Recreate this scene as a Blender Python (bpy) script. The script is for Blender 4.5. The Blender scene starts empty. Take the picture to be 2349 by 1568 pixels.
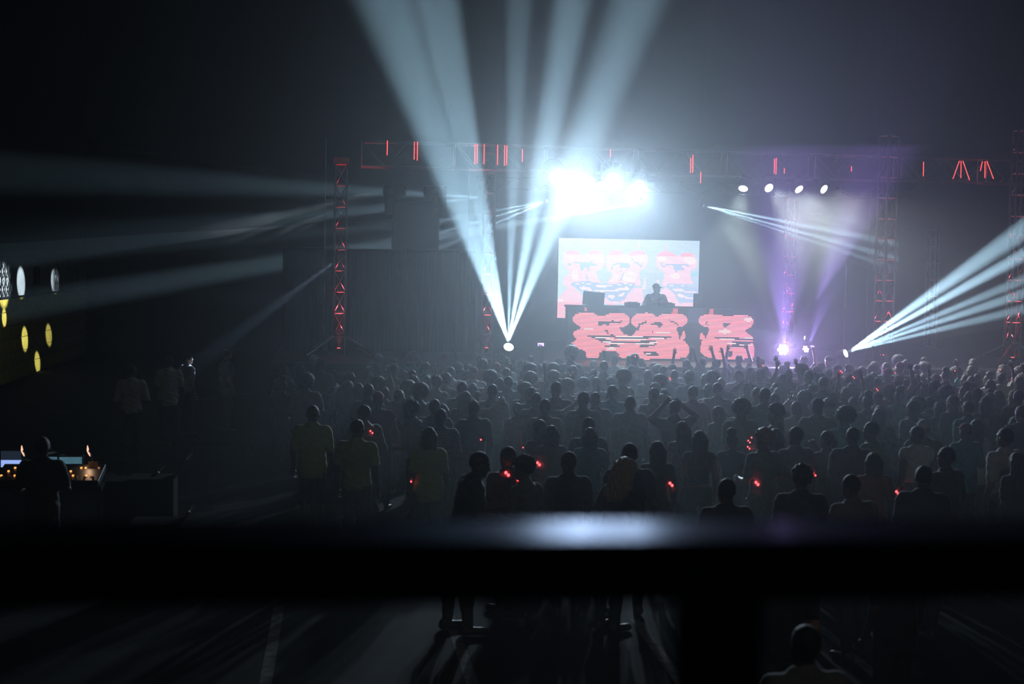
import bpy, bmesh, math, random
import numpy as np
from mathutils import Vector, Matrix, Quaternion

S = bpy.context.scene
COL = S.collection
PI = math.pi
W_, H_ = 2349, 1568
FPX = 3262.0

# ------------------------------------------------------------------ camera
CAM = Vector((0.0, 0.0, 3.7))
YAW, PITCH, ROLL = math.radians(7.06), math.radians(-3.23), math.radians(1.1)
_f = Vector((math.sin(YAW) * math.cos(PITCH), math.cos(YAW) * math.cos(PITCH), math.sin(PITCH)))
_r = _f.cross(Vector((0, 0, 1))).normalized()
_u = _r.cross(_f).normalized()
CR = (_r * math.cos(ROLL) + _u * math.sin(ROLL)).normalized()
CU = CR.cross(_f).normalized()
CF = _f.normalized()
cd = bpy.data.cameras.new('camera')
cam = bpy.data.objects.new('camera', cd)
COL.objects.link(cam)
cam.matrix_world = Matrix((
    (CR.x, CU.x, -CF.x, CAM.x), (CR.y, CU.y, -CF.y, CAM.y), (CR.z, CU.z, -CF.z, CAM.z), (0, 0, 0, 1)))
cd.sensor_width = 36.0
cd.lens = FPX / W_ * 36.0
cd.clip_start, cd.clip_end = 0.05, 300
cd.dof.use_dof = True
cd.dof.focus_distance = 33.0
cd.dof.aperture_fstop = 2.0
S.camera = cam

# ------------------------------------------------------------------ world: dark hall full of thin stage haze
wd = bpy.data.worlds.new('hall_air')
S.world = wd
wd.use_nodes = True
nt = wd.node_tree
nt.nodes.clear()
wo = nt.nodes.new('ShaderNodeOutputWorld')
bg = nt.nodes.new('ShaderNodeBackground')
bg.inputs['Color'].default_value = (0, 0, 0, 1)
bg.inputs['Strength'].default_value = 0.0
vs = nt.nodes.new('ShaderNodeVolumeScatter')
vs.inputs['Color'].default_value = (0.86, 0.94, 1.0, 1)
vs.inputs['Density'].default_value = 0.0085
vs.inputs['Anisotropy'].default_value = 0.55
nt.links.new(bg.outputs[0], wo.inputs['Surface'])
nt.links.new(vs.outputs[0], wo.inputs['Volume'])
# the haze machines stand on the stage: the air clears towards the balcony and the side walls
HAZE = 0.0155
ge = nt.nodes.new('ShaderNodeNewGeometry')
sb = nt.nodes.new('ShaderNodeVectorMath')
sb.operation = 'SUBTRACT'
sb.inputs[1].default_value = (6.3, 27.0, 3.5)
nt.links.new(ge.outputs['Position'], sb.inputs[0])
dv = nt.nodes.new('ShaderNodeVectorMath')
dv.operation = 'DIVIDE'
dv.inputs[1].default_value = (13.0, 23.0, 13.0)
nt.links.new(sb.outputs[0], dv.inputs[0])
ln = nt.nodes.new('ShaderNodeVectorMath')
ln.operation = 'LENGTH'
nt.links.new(dv.outputs[0], ln.inputs[0])
fr = nt.nodes.new('ShaderNodeMapRange')
fr.interpolation_type = 'SMOOTHSTEP'
fr.inputs['From Min'].default_value = 0.15
fr.inputs['From Max'].default_value = 1.0
fr.inputs['To Min'].default_value = HAZE
fr.inputs['To Max'].default_value = HAZE * 0.07
nt.links.new(ln.outputs['Value'], fr.inputs['Value'])
nt.links.new(fr.outputs['Result'], vs.inputs['Density'])
cw = wd.cycles
cw.homogeneous_volume = False
cw.volume_step_size = 4.0
cw.volume_sampling = 'MULTIPLE_IMPORTANCE'

S.view_settings.view_transform = 'Standard'
S.view_settings.look = 'None'
S.view_settings.gamma = 1.0
S.view_settings.use_curve_mapping = False
S.view_settings.exposure = 0.2
cy = S.cycles
cy.max_bounces = 3
cy.diffuse_bounces = 1
cy.glossy_bounces = 2
cy.transmission_bounces = 2
cy.transparent_max_bounces = 16
cy.volume_bounces = 0
cy.use_denoising = True
cy.sample_clamp_direct = 0.0
cy.sample_clamp_indirect = 2.0
cy.caustics_reflective = False
cy.caustics_refractive = False
cy.use_light_tree = True
cy.use_adaptive_sampling = False
cy.volume_step_rate = 5.0
cy.volume_max_steps = 18


def ray(px, py):
    return (CF + CR * ((px - W_ / 2) / FPX) - CU * ((py - H_ / 2) / FPX))


def P(px, py, Y):
    """world point on the upright plane y = Y seen at pixel px, py"""
    d = ray(px, py)
    return CAM + d * ((Y - CAM.y) / d.y)


def G(px, py, z=0.0):
    """world point on the level plane at height z seen at pixel px, py"""
    d = ray(px, py)
    return CAM + d * ((z - CAM.z) / d.z)


# ------------------------------------------------------------------ materials
MATS = {}


def mat(name, col, rough=0.6, metal=0.0, var=0.15, scale=12.0, spec=0.5, emit=None, estr=0.0, bump=0.0, coat=0.0):
    if name in MATS:
        return MATS[name]
    m = bpy.data.materials.new(name)
    m.use_nodes = True
    t = m.node_tree
    b = t.nodes['Principled BSDF']
    b.inputs['Roughness'].default_value = rough
    b.inputs['Metallic'].default_value = metal
    b.inputs['Specular IOR Level'].default_value = spec
    b.inputs['Coat Weight'].default_value = coat
    tc = t.nodes.new('ShaderNodeTexCoord')
    nz = t.nodes.new('ShaderNodeTexNoise')
    nz.inputs['Scale'].default_value = scale
    nz.inputs['Detail'].default_value = 3.0
    t.links.new(tc.outputs['Object'], nz.inputs['Vector'])
    cr = t.nodes.new('ShaderNodeValToRGB')
    c = col
    cr.color_ramp.elements[0].position = 0.3
    cr.color_ramp.elements[1].position = 0.7
    cr.color_ramp.elements[0].color = (c[0] * (1 - var), c[1] * (1 - var), c[2] * (1 - var), 1)
    cr.color_ramp.elements[1].color = (min(1, c[0] * (1 + var)), min(1, c[1] * (1 + var)), min(1, c[2] * (1 + var)), 1)
    t.links.new(nz.outputs['Fac'], cr.inputs['Fac'])
    t.links.new(cr.outputs['Color'], b.inputs['Base Color'])
    if bump:
        bp = t.nodes.new('ShaderNodeBump')
        bp.inputs['Strength'].default_value = bump
        bp.inputs['Distance'].default_value = 0.02
        t.links.new(nz.outputs['Fac'], bp.inputs['Height'])
        t.links.new(bp.outputs['Normal'], b.inputs['Normal'])
    if emit is not None:
        b.inputs['Emission Color'].default_value = (*emit, 1)
        b.inputs['Emission Strength'].default_value = estr
        m.cycles.emission_sampling = 'NONE'
    MATS[name] = m
    return m


def led_mat(name, strength):
    """a screen that shows the colours stored per LED cell"""
    m = bpy.data.materials.new(name)
    m.use_nodes = True
    t = m.node_tree
    b = t.nodes['Principled BSDF']
    b.inputs['Base Color'].default_value = (0.01, 0.01, 0.012, 1)
    b.inputs['Roughness'].default_value = 0.6
    a = t.nodes.new('ShaderNodeVertexColor')
    a.layer_name = 'pixels'
    t.links.new(a.outputs['Color'], b.inputs['Emission Color'])
    b.inputs['Emission Strength'].default_value = strength
    m.cycles.emission_sampling = 'NONE'
    MATS[name] = m
    return m


# ------------------------------------------------------------------ mesh helpers
class MB:
    def __init__(self):
        self.v, self.f = [], []

    def add(self, vs_, fs_):
        n = len(self.v)
        self.v += [tuple(p) for p in vs_]
        self.f += [tuple(i + n for i in f) for f in fs_]
        return self

    def box(self, c, s, rot=None):
        x, y, z = s[0] / 2, s[1] / 2, s[2] / 2
        vv = [Vector(p) for p in ((-x, -y, -z), (x, -y, -z), (x, y, -z), (-x, y, -z), (-x, -y, z), (x, -y, z), (x, y, z), (-x, y, z))]
        if rot is not None:
            vv = [rot @ p for p in vv]
        c = Vector(c)
        return self.add([p + c for p in vv], [(0, 3, 2, 1), (4, 5, 6, 7), (0, 1, 5, 4), (1, 2, 6, 5), (2, 3, 7, 6), (3, 0, 4, 7)])

    def bbox(self, c, s, b=0.02, rot=None):
        """box with bevelled edges"""
        bm = bmesh.new()
        bmesh.ops.create_cube(bm, size=1.0)
        bmesh.ops.scale(bm, vec=Vector(s), verts=bm.verts)
        bmesh.ops.bevel(bm, geom=bm.edges[:], offset=min(b, min(s) * 0.45), segments=2, affect='EDGES', profile=0.5)
        if rot is not None:
            bmesh.ops.transform(bm, matrix=rot.to_4x4(), verts=bm.verts)
        bmesh.ops.translate(bm, vec=Vector(c), verts=bm.verts)
        bm.verts.index_update()
        self.add([v.co.copy() for v in bm.verts], [tuple(v.index for v in f.verts) for f in bm.faces])
        bm.free()
        return self

    def tube(self, a, b, r, r2=None, n=8, cap=True):
        a, b = Vector(a), Vector(b)
        r2 = r if r2 is None else r2
        d = (b - a).normalized()
        k = Vector((0, 0, 1)) if abs(d.z) < 0.9 else Vector((1, 0, 0))
        u = d.cross(k).normalized()
        w = d.cross(u)
        vv, ff = [], []
        for q, rr in ((a, r), (b, r2)):
            for i in range(n):
                t = 2 * PI * i / n
                vv.append(q + u * (rr * math.cos(t)) + w * (rr * math.sin(t)))
        for i in range(n):
            j = (i + 1) % n
            ff.append((i, j, n + j, n + i))
        if cap:
            ff.append(tuple(range(n - 1, -1, -1)))
            ff.append(tuple(range(n, 2 * n)))
        return self.add(vv, ff)

    def path(self, pts, radii, n=6):
        """one tapered tube along a polyline, closed at both ends"""
        pts = [Vector(p) for p in pts]
        vv, ff = [], []
        m = len(pts)
        d0 = (pts[1] - pts[0]).normalized()
        k = Vector((0, 0, 1)) if abs(d0.z) < 0.85 else Vector((1, 0, 0))
        u = d0.cross(k).normalized()
        for i in range(m):
            d = (pts[min(i + 1, m - 1)] - pts[max(i - 1, 0)]).normalized()
            u = (u - d * u.dot(d)).normalized()
            w = d.cross(u)
            rr = radii[i] if hasattr(radii, '__len__') else radii
            for j in range(n):
                t = 2 * PI * j / n
                vv.append(pts[i] + u * (rr * math.cos(t)) + w * (rr * math.sin(t)))
        for i in range(m - 1):
            for j in range(n):
                q = (j + 1) % n
                ff.append((i * n + j, i * n + q, (i + 1) * n + q, (i + 1) * n + j))
        ff.append(tuple(range(n - 1, -1, -1)))
        ff.append(tuple(range((m - 1) * n, m * n)))
        return self.add(vv, ff)

    def lathe(self, prof, n=20, mtx=None):
        """profile [(radius, z)] turned about local z"""
        vv, ff = [], []
        m = len(prof)
        for (r, z) in prof:
            for i in range(n):
                t = 2 * PI * i / n
                p = Vector((r * math.cos(t), r * math.sin(t), z))
                vv.append(mtx @ p if mtx is not None else p)
        for k in range(m - 1):
            for i in range(n):
                j = (i + 1) % n
                ff.append((k * n + i, k * n + j, (k + 1) * n + j, (k + 1) * n + i))
        ff.append(tuple(range(n - 1, -1, -1)))
        ff.append(tuple(range((m - 1) * n, m * n)))
        return self.add(vv, ff)

    def mesh(self, name, m=None, smooth=False):
        me = bpy.data.meshes.new(name)
        me.from_pydata(self.v, [], self.f)
        me.update()
        if m is not None:
            me.materials.append(m)
        if smooth:
            me.polygons.foreach_set('use_smooth', [True] * len(me.polygons))
        return me

    def build(self, name, m, parent=None, smooth=False, loc=None):
        return put(name, self.mesh(name, m, smooth), parent, loc)


def put(name, me, parent=None, loc=None, mtx=None):
    o = bpy.data.objects.new(name, me)
    COL.objects.link(o)
    if parent is not None:
        o.parent = parent
    if mtx is not None:
        o.matrix_local = mtx
    elif loc is not None:
        o.location = loc
    return o


def empty(name, loc=(0, 0, 0), rz=0.0, label=None, cat=None, group=None):
    o = bpy.data.objects.new(name, None)
    COL.objects.link(o)
    o.location = loc
    o.rotation_euler = (0, 0, rz)
    o.empty_display_size = 0.2
    return tag(o, label, cat, group)


def tag(o, label=None, cat=None, group=None, kind=None):
    if label:
        assert 4 <= len(label.split()) <= 16, label
        o['label'] = label
    if cat:
        o['category'] = cat
    if group:
        o['group'] = group
    if kind:
        o['kind'] = kind
    return o


def aim(d):
    """rotation whose local -Z looks along d"""
    return Vector(d).normalized().to_track_quat('-Z', 'Y')


def spot(parent, loc, target, angle, watts, col, blend=0.3, radius=0.03):
    """a real spot lamp at a world place, carried by its lantern"""
    l = bpy.data.lights.new('lamp_light', 'SPOT')
    l.energy = watts
    l.color = col
    l.spot_size = math.radians(angle)
    l.spot_blend = blend
    l.shadow_soft_size = radius
    o = bpy.data.objects.new('lamp_light', l)
    COL.objects.link(o)
    o.location = loc
    o.rotation_euler = aim(Vector(target) - Vector(loc)).to_euler()
    if parent is not None:
        pm = Matrix.Translation(parent.location) @ parent.rotation_euler.to_matrix().to_4x4()
        o.parent = parent
        o.matrix_parent_inverse = pm.inverted()
    return o


GSIGN = 1.0


def gobo(parent, loc, axis, cone, watts, col, beams, base=0.0, radius=0.02, soft=0.3):
    """a spot lamp whose gobo splits its light into several beams: (target, full angle, weight, edge softness)"""
    o = spot(parent, loc, axis, cone, watts, col, soft, radius)
    l = o.data
    l.use_nodes = True
    t = l.node_tree
    em = t.nodes['Emission']
    tc = t.nodes.new('ShaderNodeTexCoord')
    inv = aim(Vector(axis) - Vector(loc)).inverted()
    acc = None
    for (tgt, ang, w, bl) in beams:
        d = inv @ (Vector(tgt) - Vector(loc)).normalized()
        dp = t.nodes.new('ShaderNodeVectorMath')
        dp.operation = 'DOT_PRODUCT'
        t.links.new(tc.outputs['Normal'], dp.inputs[0])
        dp.inputs[1].default_value = d * GSIGN
        mr = t.nodes.new('ShaderNodeMapRange')
        mr.interpolation_type = 'SMOOTHSTEP'
        a = math.radians(ang) / 2
        mr.inputs['From Min'].default_value = math.cos(a)
        mr.inputs['From Max'].default_value = math.cos(a * (1 - bl))
        mr.inputs['To Max'].default_value = w
        t.links.new(dp.outputs['Value'], mr.inputs['Value'])
        if acc is None:
            acc = mr.outputs['Result']
        else:
            ad = t.nodes.new('ShaderNodeMath')
            ad.operation = 'ADD'
            t.links.new(acc, ad.inputs[0])
            t.links.new(mr.outputs['Result'], ad.inputs[1])
            acc = ad.outputs[0]
    if base:
        ad = t.nodes.new('ShaderNodeMath')
        ad.operation = 'ADD'
        ad.inputs[1].default_value = base
        t.links.new(acc, ad.inputs[0])
        acc = ad.outputs[0]
    t.links.new(acc, em.inputs['Strength'])
    return o


M_BLACK = mat('black_steel', (0.02, 0.02, 0.022), 0.45, 0.3)
M_MATT = mat('matt_black', (0.012, 0.012, 0.014), 0.85, 0.0)
M_ALU = mat('truss_aluminium', (0.22, 0.225, 0.25), 0.28, 1.0, 0.15, 30)
M_CLOTH = mat('black_drape', (0.018, 0.018, 0.021), 0.95, 0, 0.3, 3)
M_DECK = mat('stage_deck', (0.025, 0.024, 0.024), 0.55, 0, 0.25, 5)

# ------------------------------------------------------------------ hall shell
def quadgrid(name, m, o, u, v, nu, nv, kind='structure', parent=None):
    vv, ff = [], []
    o, u, v = Vector(o), Vector(u), Vector(v)
    for j in range(nv + 1):
        for i in range(nu + 1):
            vv.append(o + u * (i / nu) + v * (j / nv))
    for j in range(nv):
        for i in range(nu):
            a = j * (nu + 1) + i
            ff.append((a, a + 1, a + nu + 2, a + nu + 1))
    me = bpy.data.meshes.new(name)
    me.from_pydata(vv, [], ff)
    me.materials.append(m)
    ob = put(name, me, parent)
    if kind:
        ob['kind'] = kind
    return ob


XL, XR, YB, ZC, YF = -9.2, 21.0, 54.0, 15.0, -2.5
M_FLOOR = mat('dark_asphalt', (0.018, 0.018, 0.02), 0.85, 0, 0.3, 2.0, spec=0.04, bump=0.15)
M_WALLD = mat('dark_hall_wall', (0.012, 0.012, 0.014), 0.95, 0, 0.2, 1.0, spec=0.1)
M_WHITEW = mat('white_wall_paint', (0.62, 0.66, 0.68), 0.8, 0, 0.12, 2.0)
M_YELLOW = mat('yellow_wall_paint', (0.62, 0.47, 0.07), 0.75, 0, 0.15, 3.0, bump=0.3)
M_STEEL = mat('roof_steel', (0.06, 0.065, 0.07), 0.5, 0.6)
M_LINE = mat('white_floor_paint', (0.20, 0.20, 0.21), 0.9, 0, 0.45, 9.0, spec=0.05)


def slab(name, a, b, m, kind='structure', parent=None):
    a, b = Vector(a), Vector(b)
    ob = MB().box((a + b) / 2, b - a).build(name, m, parent)
    if kind:
        ob['kind'] = kind
    return ob


floor = slab('floor', (XL - 0.3, YF - 0.3, -0.2), (XR + 0.3, YB + 0.3, 0), M_FLOOR)
slab('ceiling', (XL - 0.3, YF - 0.3, ZC), (XR + 0.3, YB + 0.3, ZC + 0.3), M_WALLD)
slab('wall_back', (XL - 0.3, YB, 0), (XR + 0.3, YB + 0.3, ZC), M_WALLD)
slab('wall_right', (XR, YF, 0), (XR + 0.3, YB, ZC), M_WALLD)
slab('wall_front', (XL, YF - 0.3, 0), (XR, YF, ZC), M_WALLD)
# the wall beside the crowd: courses of yellow painted blocks, a white band with gated openings, dark sheeting above
wl = slab('wall_left', (XL - 0.4, YF, 0), (XL - 0.12, YB, ZC), M_WALLD)
ZB0, ZB1 = 2.42, 3.52
rng = random.Random(5)
blk = MB().bbox((0, 0, 0), (0.12, 1.585, 0.385), 0.012).mesh('wall_block', M_YELLOW)
for k in range(6):
    for j in range(19):
        yy = 25.0 + j * 1.6 + (0.8 if k % 2 else 0)
        put('wall_block', blk, wl, (XL - 0.06 - rng.uniform(0, 0.006), yy, 0.2 + k * 0.4))
slab('ledge', (XL - 0.12, 24, ZB0 - 0.035), (XL + 0.05, YB, ZB0 + 0.02), M_WALLD, None, wl)
slab('white_band', (XL - 0.12, 24, ZB0 + 0.02), (XL, YB, ZB1), M_WHITEW, None, wl)
slab('band_cap', (XL - 0.12, 24, ZB1), (XL + 0.12, YB, ZB1 + 0.08), M_STEEL, None, wl)
slab('dark_sheeting', (XL - 0.12, 24, ZB1 + 0.08), (XL - 0.02, YB, ZC), M_WALLD, None, wl)
# roof trusses and steel columns far back, only hinted at by the haze
for i in range(5):
    yb = 10 + i * 10
    b = MB()
    b.tube((XL, yb, ZC - 0.3), (XR, yb, ZC - 0.3), 0.09)
    b.tube((XL, yb, ZC - 1.3), (XR, yb, ZC - 1.3), 0.09)
    n = 24
    for k in range(n):
        x0 = XL + (XR - XL) * k / n
        x1 = XL + (XR - XL) * (k + 1) / n
        z0, z1 = (ZC - 0.3, ZC - 1.3) if k % 2 else (ZC - 1.3, ZC - 0.3)
        b.tube((x0, yb, z0), (x1, yb, z1), 0.05, n=6)
    tag(b.build('trim_%d' % (i + 1), M_STEEL), kind='structure')

# painted lines of the floor, running towards the stage
for i, (pa, pb) in enumerate((((638, 1404), (609, 1566)), ((1031, 1416), (1083, 1566)), ((1468, 1436), (1562, 1566)), ((1893, 1448), (2030, 1566)))):
    a, b = G(*pa), G(*pb)
    d = (a - b).normalized()
    a, b = a + d * 0.3, b - d * 1.5
    n = Vector((-d.y, d.x, 0)) * 0.055
    m = MB()
    m.add([b - n, b + n, a + n, a - n, *(q + Vector((0, 0, 0.004)) for q in (b - n, b + n, a + n, a - n))],
          [(3, 2, 1, 0), (4, 5, 6, 7), (0, 1, 5, 4), (1, 2, 6, 5), (2, 3, 7, 6), (3, 0, 4, 7)])
    m.build('floor_line', M_LINE, floor)

# ------------------------------------------------------------------ stage deck
SY = 31.0
st = empty('stage', (7.2, 36, 0), 0, 'long black stage deck across the hall behind the crowd', 'stage')


def child_box(name, parent, a, b, m, bev=0.0):
    a, b = Vector(a), Vector(b)
    off = parent.location
    mb = MB()
    c, s = (a + b) / 2 - off, b - a
    mb.bbox(c, s, bev) if bev else mb.box(c, s)
    return mb.build(name, m, parent)


DECK = 1.42
for i in range(9):
    child_box('deck_panel', st, (-1.4 + i * 2.1, SY, DECK - 0.12), (-1.4 + i * 2.1 + 2.085, 41, DECK), M_DECK)
    child_box('skirt_panel', st, (-1.4 + i * 2.1, SY + 0.05, 0), (-1.4 + i * 2.1 + 2.085, SY + 0.09, DECK - 0.13), M_CLOTH)


# ------------------------------------------------------------------ LED pictures
def poly_in(px, py, pts):
    pts = np.asarray(pts, float)
    x0, y0 = pts[:, 0], pts[:, 1]
    x1, y1 = np.roll(x0, -1), np.roll(y0, -1)
    ins = np.zeros(px.shape, bool)
    for a, b, c, d in zip(x0, y0, x1, y1):
        if b == d:
            continue
        cond = ((b > py) != (d > py)) & (px < (c - a) * (py - b) / (d - b) + a)
        ins ^= cond
    return ins


def smooth_poly(pts, it=2):
    p = np.asarray(pts, float)
    for _ in range(it):
        q = np.roll(p, -1, 0)
        p = np.stack([p * 0.75 + q * 0.25, p * 0.25 + q * 0.75], 1).reshape(-1, 2)
    return p


def tile(ox, oy, s):
    return lambda pts: [(ox + x / s, oy + y / s) for x, y in pts]


U1, U2, U3, U4 = tile(1270, 535, 13.05), tile(1440, 535, 13.05), tile(1270, 625, 13.05), tile(1440, 625, 13.05)
L5, L6, L7 = tile(1300, 705, 12.06), tile(1450, 705, 12.06), tile(1580, 705, 12.06)


def thick(pts, w):
    """polyline widened to a polygon"""
    p = np.asarray(pts, float)
    t = np.gradient(p, axis=0)
    t /= np.linalg.norm(t, axis=1)[:, None] + 1e-9
    n = np.stack([-t[:, 1], t[:, 0]], 1) * w
    return np.concatenate([p + n, (p - n)[::-1]])


def oval(cx, cy, rx, ry, n=18, rot=0.0):
    c, s = math.cos(rot), math.sin(rot)
    return [(cx + rx * math.cos(t) * c - ry * math.sin(t) * s, cy + rx * math.cos(t) * s + ry * math.sin(t) * c) for t in (2 * PI * i / n for i in range(n))]


def paint_upper(px, py):
    """pale blue ground, three rosy busts with a banded collar"""
    c = np.zeros(px.shape + (3,))
    f = np.clip((py - 545) / 160, 0, 1)[..., None]
    c[:] = np.array((0.46, 0.58, 0.82)) * (1 - f) + np.array((0.48, 0.56, 0.80)) * f
    left = np.clip(1 - (px - 1282) / 60, 0, 1)[..., None]
    c += left * np.array((0.08, 0.16, 0.10))
    band = poly_in(px, py, U2([(340, 670), (340, 1160), (2130, 1160), (2140, 700)]))
    c[band] = (0.52, 0.60, 0.82)
    PINK, WHITE, ROSE, BLUE = (1.0, 0.56, 0.67), (1.0, 0.74, 0.79), (1.0, 0.36, 0.46), (0.36, 0.45, 0.72)

    def fill(pts, col, sm=True):
        c[poly_in(px, py, smooth_poly(pts) if sm else pts)] = col
    # faint plumes above the heads
    for q in (U2([(330, 230), (380, 230), (370, 500), (250, 500)]), U2([(1080, 300), (1190, 300), (1180, 540), (1080, 540)])):
        fill(q, (0.60, 0.48, 0.68), False)
    # busts
    fill(U1([(275, 760), (300, 650), (390, 530), (560, 510), (720, 525), (800, 620), (880, 650), (970, 630), (1060, 560), (1180, 510), (1350, 508), (1460, 585), (1500, 650), (1530, 690), (1518, 930), (1470, 975), (1430, 1060), (1380, 1115), (1310, 1110), (1275, 1150), (1300, 1290), (1370, 1420), (1450, 1500), (1150, 1500), (1100, 1450), (560, 1450), (480, 1540), (620, 1600), (280, 1600), (280, 1330), (440, 1240), (465, 1180), (415, 1080), (330, 970)]), PINK)
    fill(U1([(1560, 700), (1650, 590), (1760, 508), (1940, 498), (2060, 570), (2150, 650), (2230, 620), (2330, 560), (2350, 520), (2520, 510), (2680, 525), (2730, 590), (2815, 660), (2815, 780), (2790, 950), (2720, 1050), (2600, 1110), (2560, 1130), (2560, 1340), (2600, 1420), (2600, 1600), (2450, 1560), (2330, 1480), (2000, 1480), (1950, 1510), (1570, 1500), (1640, 1420), (1700, 1330), (1740, 1260), (1770, 1190), (1700, 1160), (1620, 1130), (1570, 960)]), PINK)
    fill(U2([(855, 680), (960, 580), (1090, 535), (1250, 555), (1400, 620), (1500, 690), (1580, 660), (1650, 590), (1760, 572), (1900, 575), (1980, 640), (2040, 720), (2095, 860), (2050, 960), (2040, 1060), (1930, 1075), (1880, 1100), (1890, 1250), (1850, 1270), (1900, 1370), (2000, 1540), (1200, 1500), (1160, 1560), (1040, 1600), (1050, 1420), (1100, 1330), (1100, 1180), (1040, 1110), (940, 1080), (880, 980), (855, 850)]), PINK)
    # rosy crowns
    for q in (U1([(390, 530), (560, 510), (730, 530), (800, 630), (350, 640)]), U1([(1050, 570), (1180, 510), (1350, 508), (1470, 600), (1000, 640)]), U1([(1640, 600), (1760, 508), (1940, 498), (2070, 580), (2100, 640), (1600, 650)]), U1([(2250, 620), (2340, 540), (2520, 510), (2690, 530), (2780, 640), (2240, 660)]), U2([(860, 670), (960, 580), (1090, 535), (1250, 555), (1400, 620), (1480, 685)]), U2([(1560, 680), (1650, 590), (1760, 572), (1900, 575), (2010, 690)])):
        fill(q, (1.0, 0.34, 0.42), False)
    # pale cheeks, bands and lights
    for q in (U1([(400, 620), (560, 620), (620, 760), (560, 830), (400, 720)]), U1([(1250, 650), (1500, 640), (1510, 900), (1400, 930), (1330, 800)]), U1([(1960, 660), (2440, 680), (2440, 860), (1960, 860)]), U1([(2500, 680), (2740, 680), (2740, 850), (2500, 850)]), U1([(540, 1080), (720, 1080), (760, 1400), (540, 1420)]), U1([(2100, 1160), (2450, 1150), (2480, 1460), (2040, 1460)]), U1([(1760, 1280), (1960, 1230), (1940, 1450), (1680, 1450)]), U2([(900, 690), (1160, 690), (1160, 840), (920, 850)]), U2([(1650, 700), (1980, 700), (2060, 860), (1900, 950), (1700, 850)]), U2([(1250, 1200), (1560, 1190), (1560, 1380), (1280, 1330)])):
        fill(q, WHITE)
    # eyes, brows and creases
    for q in (U1([(560, 860), (760, 850), (1090, 860), (1240, 910), (1330, 980), (1210, 1000), (1080, 950), (1060, 1120), (1010, 1120), (1000, 1030), (930, 1020), (860, 1120), (815, 1120), (780, 990), (810, 900), (580, 880)]), U1([(1100, 800), (1160, 820), (1170, 870), (1110, 860)]), U1([(400, 900), (520, 890), (510, 980), (430, 990)]), U1([(1960, 900), (2060, 880), (2240, 880), (2290, 970), (2270, 1050), (1950, 1050), (2000, 980)]), U1([(2160, 1080), (2220, 1060), (2210, 1130), (2160, 1130)]), U1([(1980, 1110), (2030, 1110), (2030, 1150), (1980, 1150)]), U2([(1120, 900), (1680, 910), (1860, 950), (1830, 1020), (1700, 960), (1580, 970), (1700, 1060), (1690, 1100), (1500, 1100), (1470, 1180), (1430, 1180), (1430, 1110), (1360, 1080), (1390, 960), (1120, 930)])):
        fill(q, BLUE)
    for pts, w in ((U1([(1735, 1100), (1740, 1020), (1790, 950), (1900, 900), (2000, 890)]), 2.0), (U2([(170, 870), (280, 890), (360, 950), (400, 1020)]), 1.8), (U2([(430, 850), (425, 1000)]), 1.3), (U1([(2090, 1200), (2020, 1370), (1980, 1450)]), 1.4), (U1([(970, 1230), (1000, 1330), (1030, 1480)]), 1.8), (U2([(1015, 870), (1020, 960), (1070, 1020), (1150, 940)]), 1.6), (U2([(110, 730), (160, 820)]), 1.2)):
        c[poly_in(px, py, thick(pts, w))] = BLUE
    # collars: blue bands with rosy lozenges, shoulders below
    fill(U3([(110, 800), (130, 775), (370, 520), (410, 430), (600, 405), (680, 500), (800, 600), (860, 720), (900, 960), (900, 1110), (100, 1110)]), PINK)
    fill(U3([(100, 830), (380, 830), (900, 900), (900, 965), (390, 965), (385, 1370), (90, 1370)]), (1.0, 0.48, 0.55), False)
    fill(U3([(120, 800), (300, 780), (320, 880), (110, 890)]), (1.0, 0.74, 0.76))
    fill(U3([(480, 370), (600, 290), (850, 260), (1050, 230), (1130, 290), (1440, 325), (1900, 335), (2000, 300), (2200, 295), (2390, 300), (2460, 390), (2330, 480), (2180, 680), (2120, 840), (1980, 860), (1690, 870), (1580, 740), (1450, 700), (1430, 560), (860, 570), (700, 480), (640, 410)]), BLUE)
    for q in (U3([(750, 440), (830, 415), (1000, 420), (1140, 480), (1150, 550), (1080, 550), (990, 510), (830, 505)]), U3([(850, 585), (900, 575), (990, 590), (900, 620)]), U3([(1200, 380), (1790, 385), (1800, 430), (1210, 430)]), U3([(1190, 540), (1350, 515), (1880, 520), (1960, 450), (2290, 430), (2250, 530), (2110, 540), (2010, 520), (1880, 580), (1200, 575)]), U3([(1590, 680), (1850, 680), (1840, 770), (1650, 770)]), U3([(1890, 720), (2090, 590), (2150, 600), (2040, 740)]), U3(oval(705, 340, 70, 28)), U3(oval(1050, 345, 62, 30)), U3(oval(880, 305, 40, 16)), U3(oval(1965, 360, 50, 24)), U3(oval(2300, 365, 50, 26)), U3(oval(2150, 325, 50, 12))):
        fill(q, WHITE)
    fill(U3([(2000, 840), (2130, 830), (2180, 700), (2330, 560), (2460, 450), (2600, 450), (2680, 600), (2700, 960), (2000, 960)]), PINK)
    fill(U3([(1440, 700), (1560, 750), (1680, 870), (2000, 870), (2000, 960), (1460, 960)]), (1.0, 0.60, 0.72))
    fill(U4([(980, 560), (1060, 470), (1150, 450), (1240, 490), (1400, 640), (1470, 790), (1530, 890), (1600, 1000), (980, 1000)]), PINK)
    fill(U4([(1160, 440), (1220, 340), (1460, 330), (1700, 340), (1830, 430), (1900, 470), (2110, 470), (2050, 590), (2030, 740), (1980, 840), (1920, 900), (1600, 900), (1520, 860), (1460, 740), (1380, 620), (1260, 500)]), (0.42, 0.52, 0.80))
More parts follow.
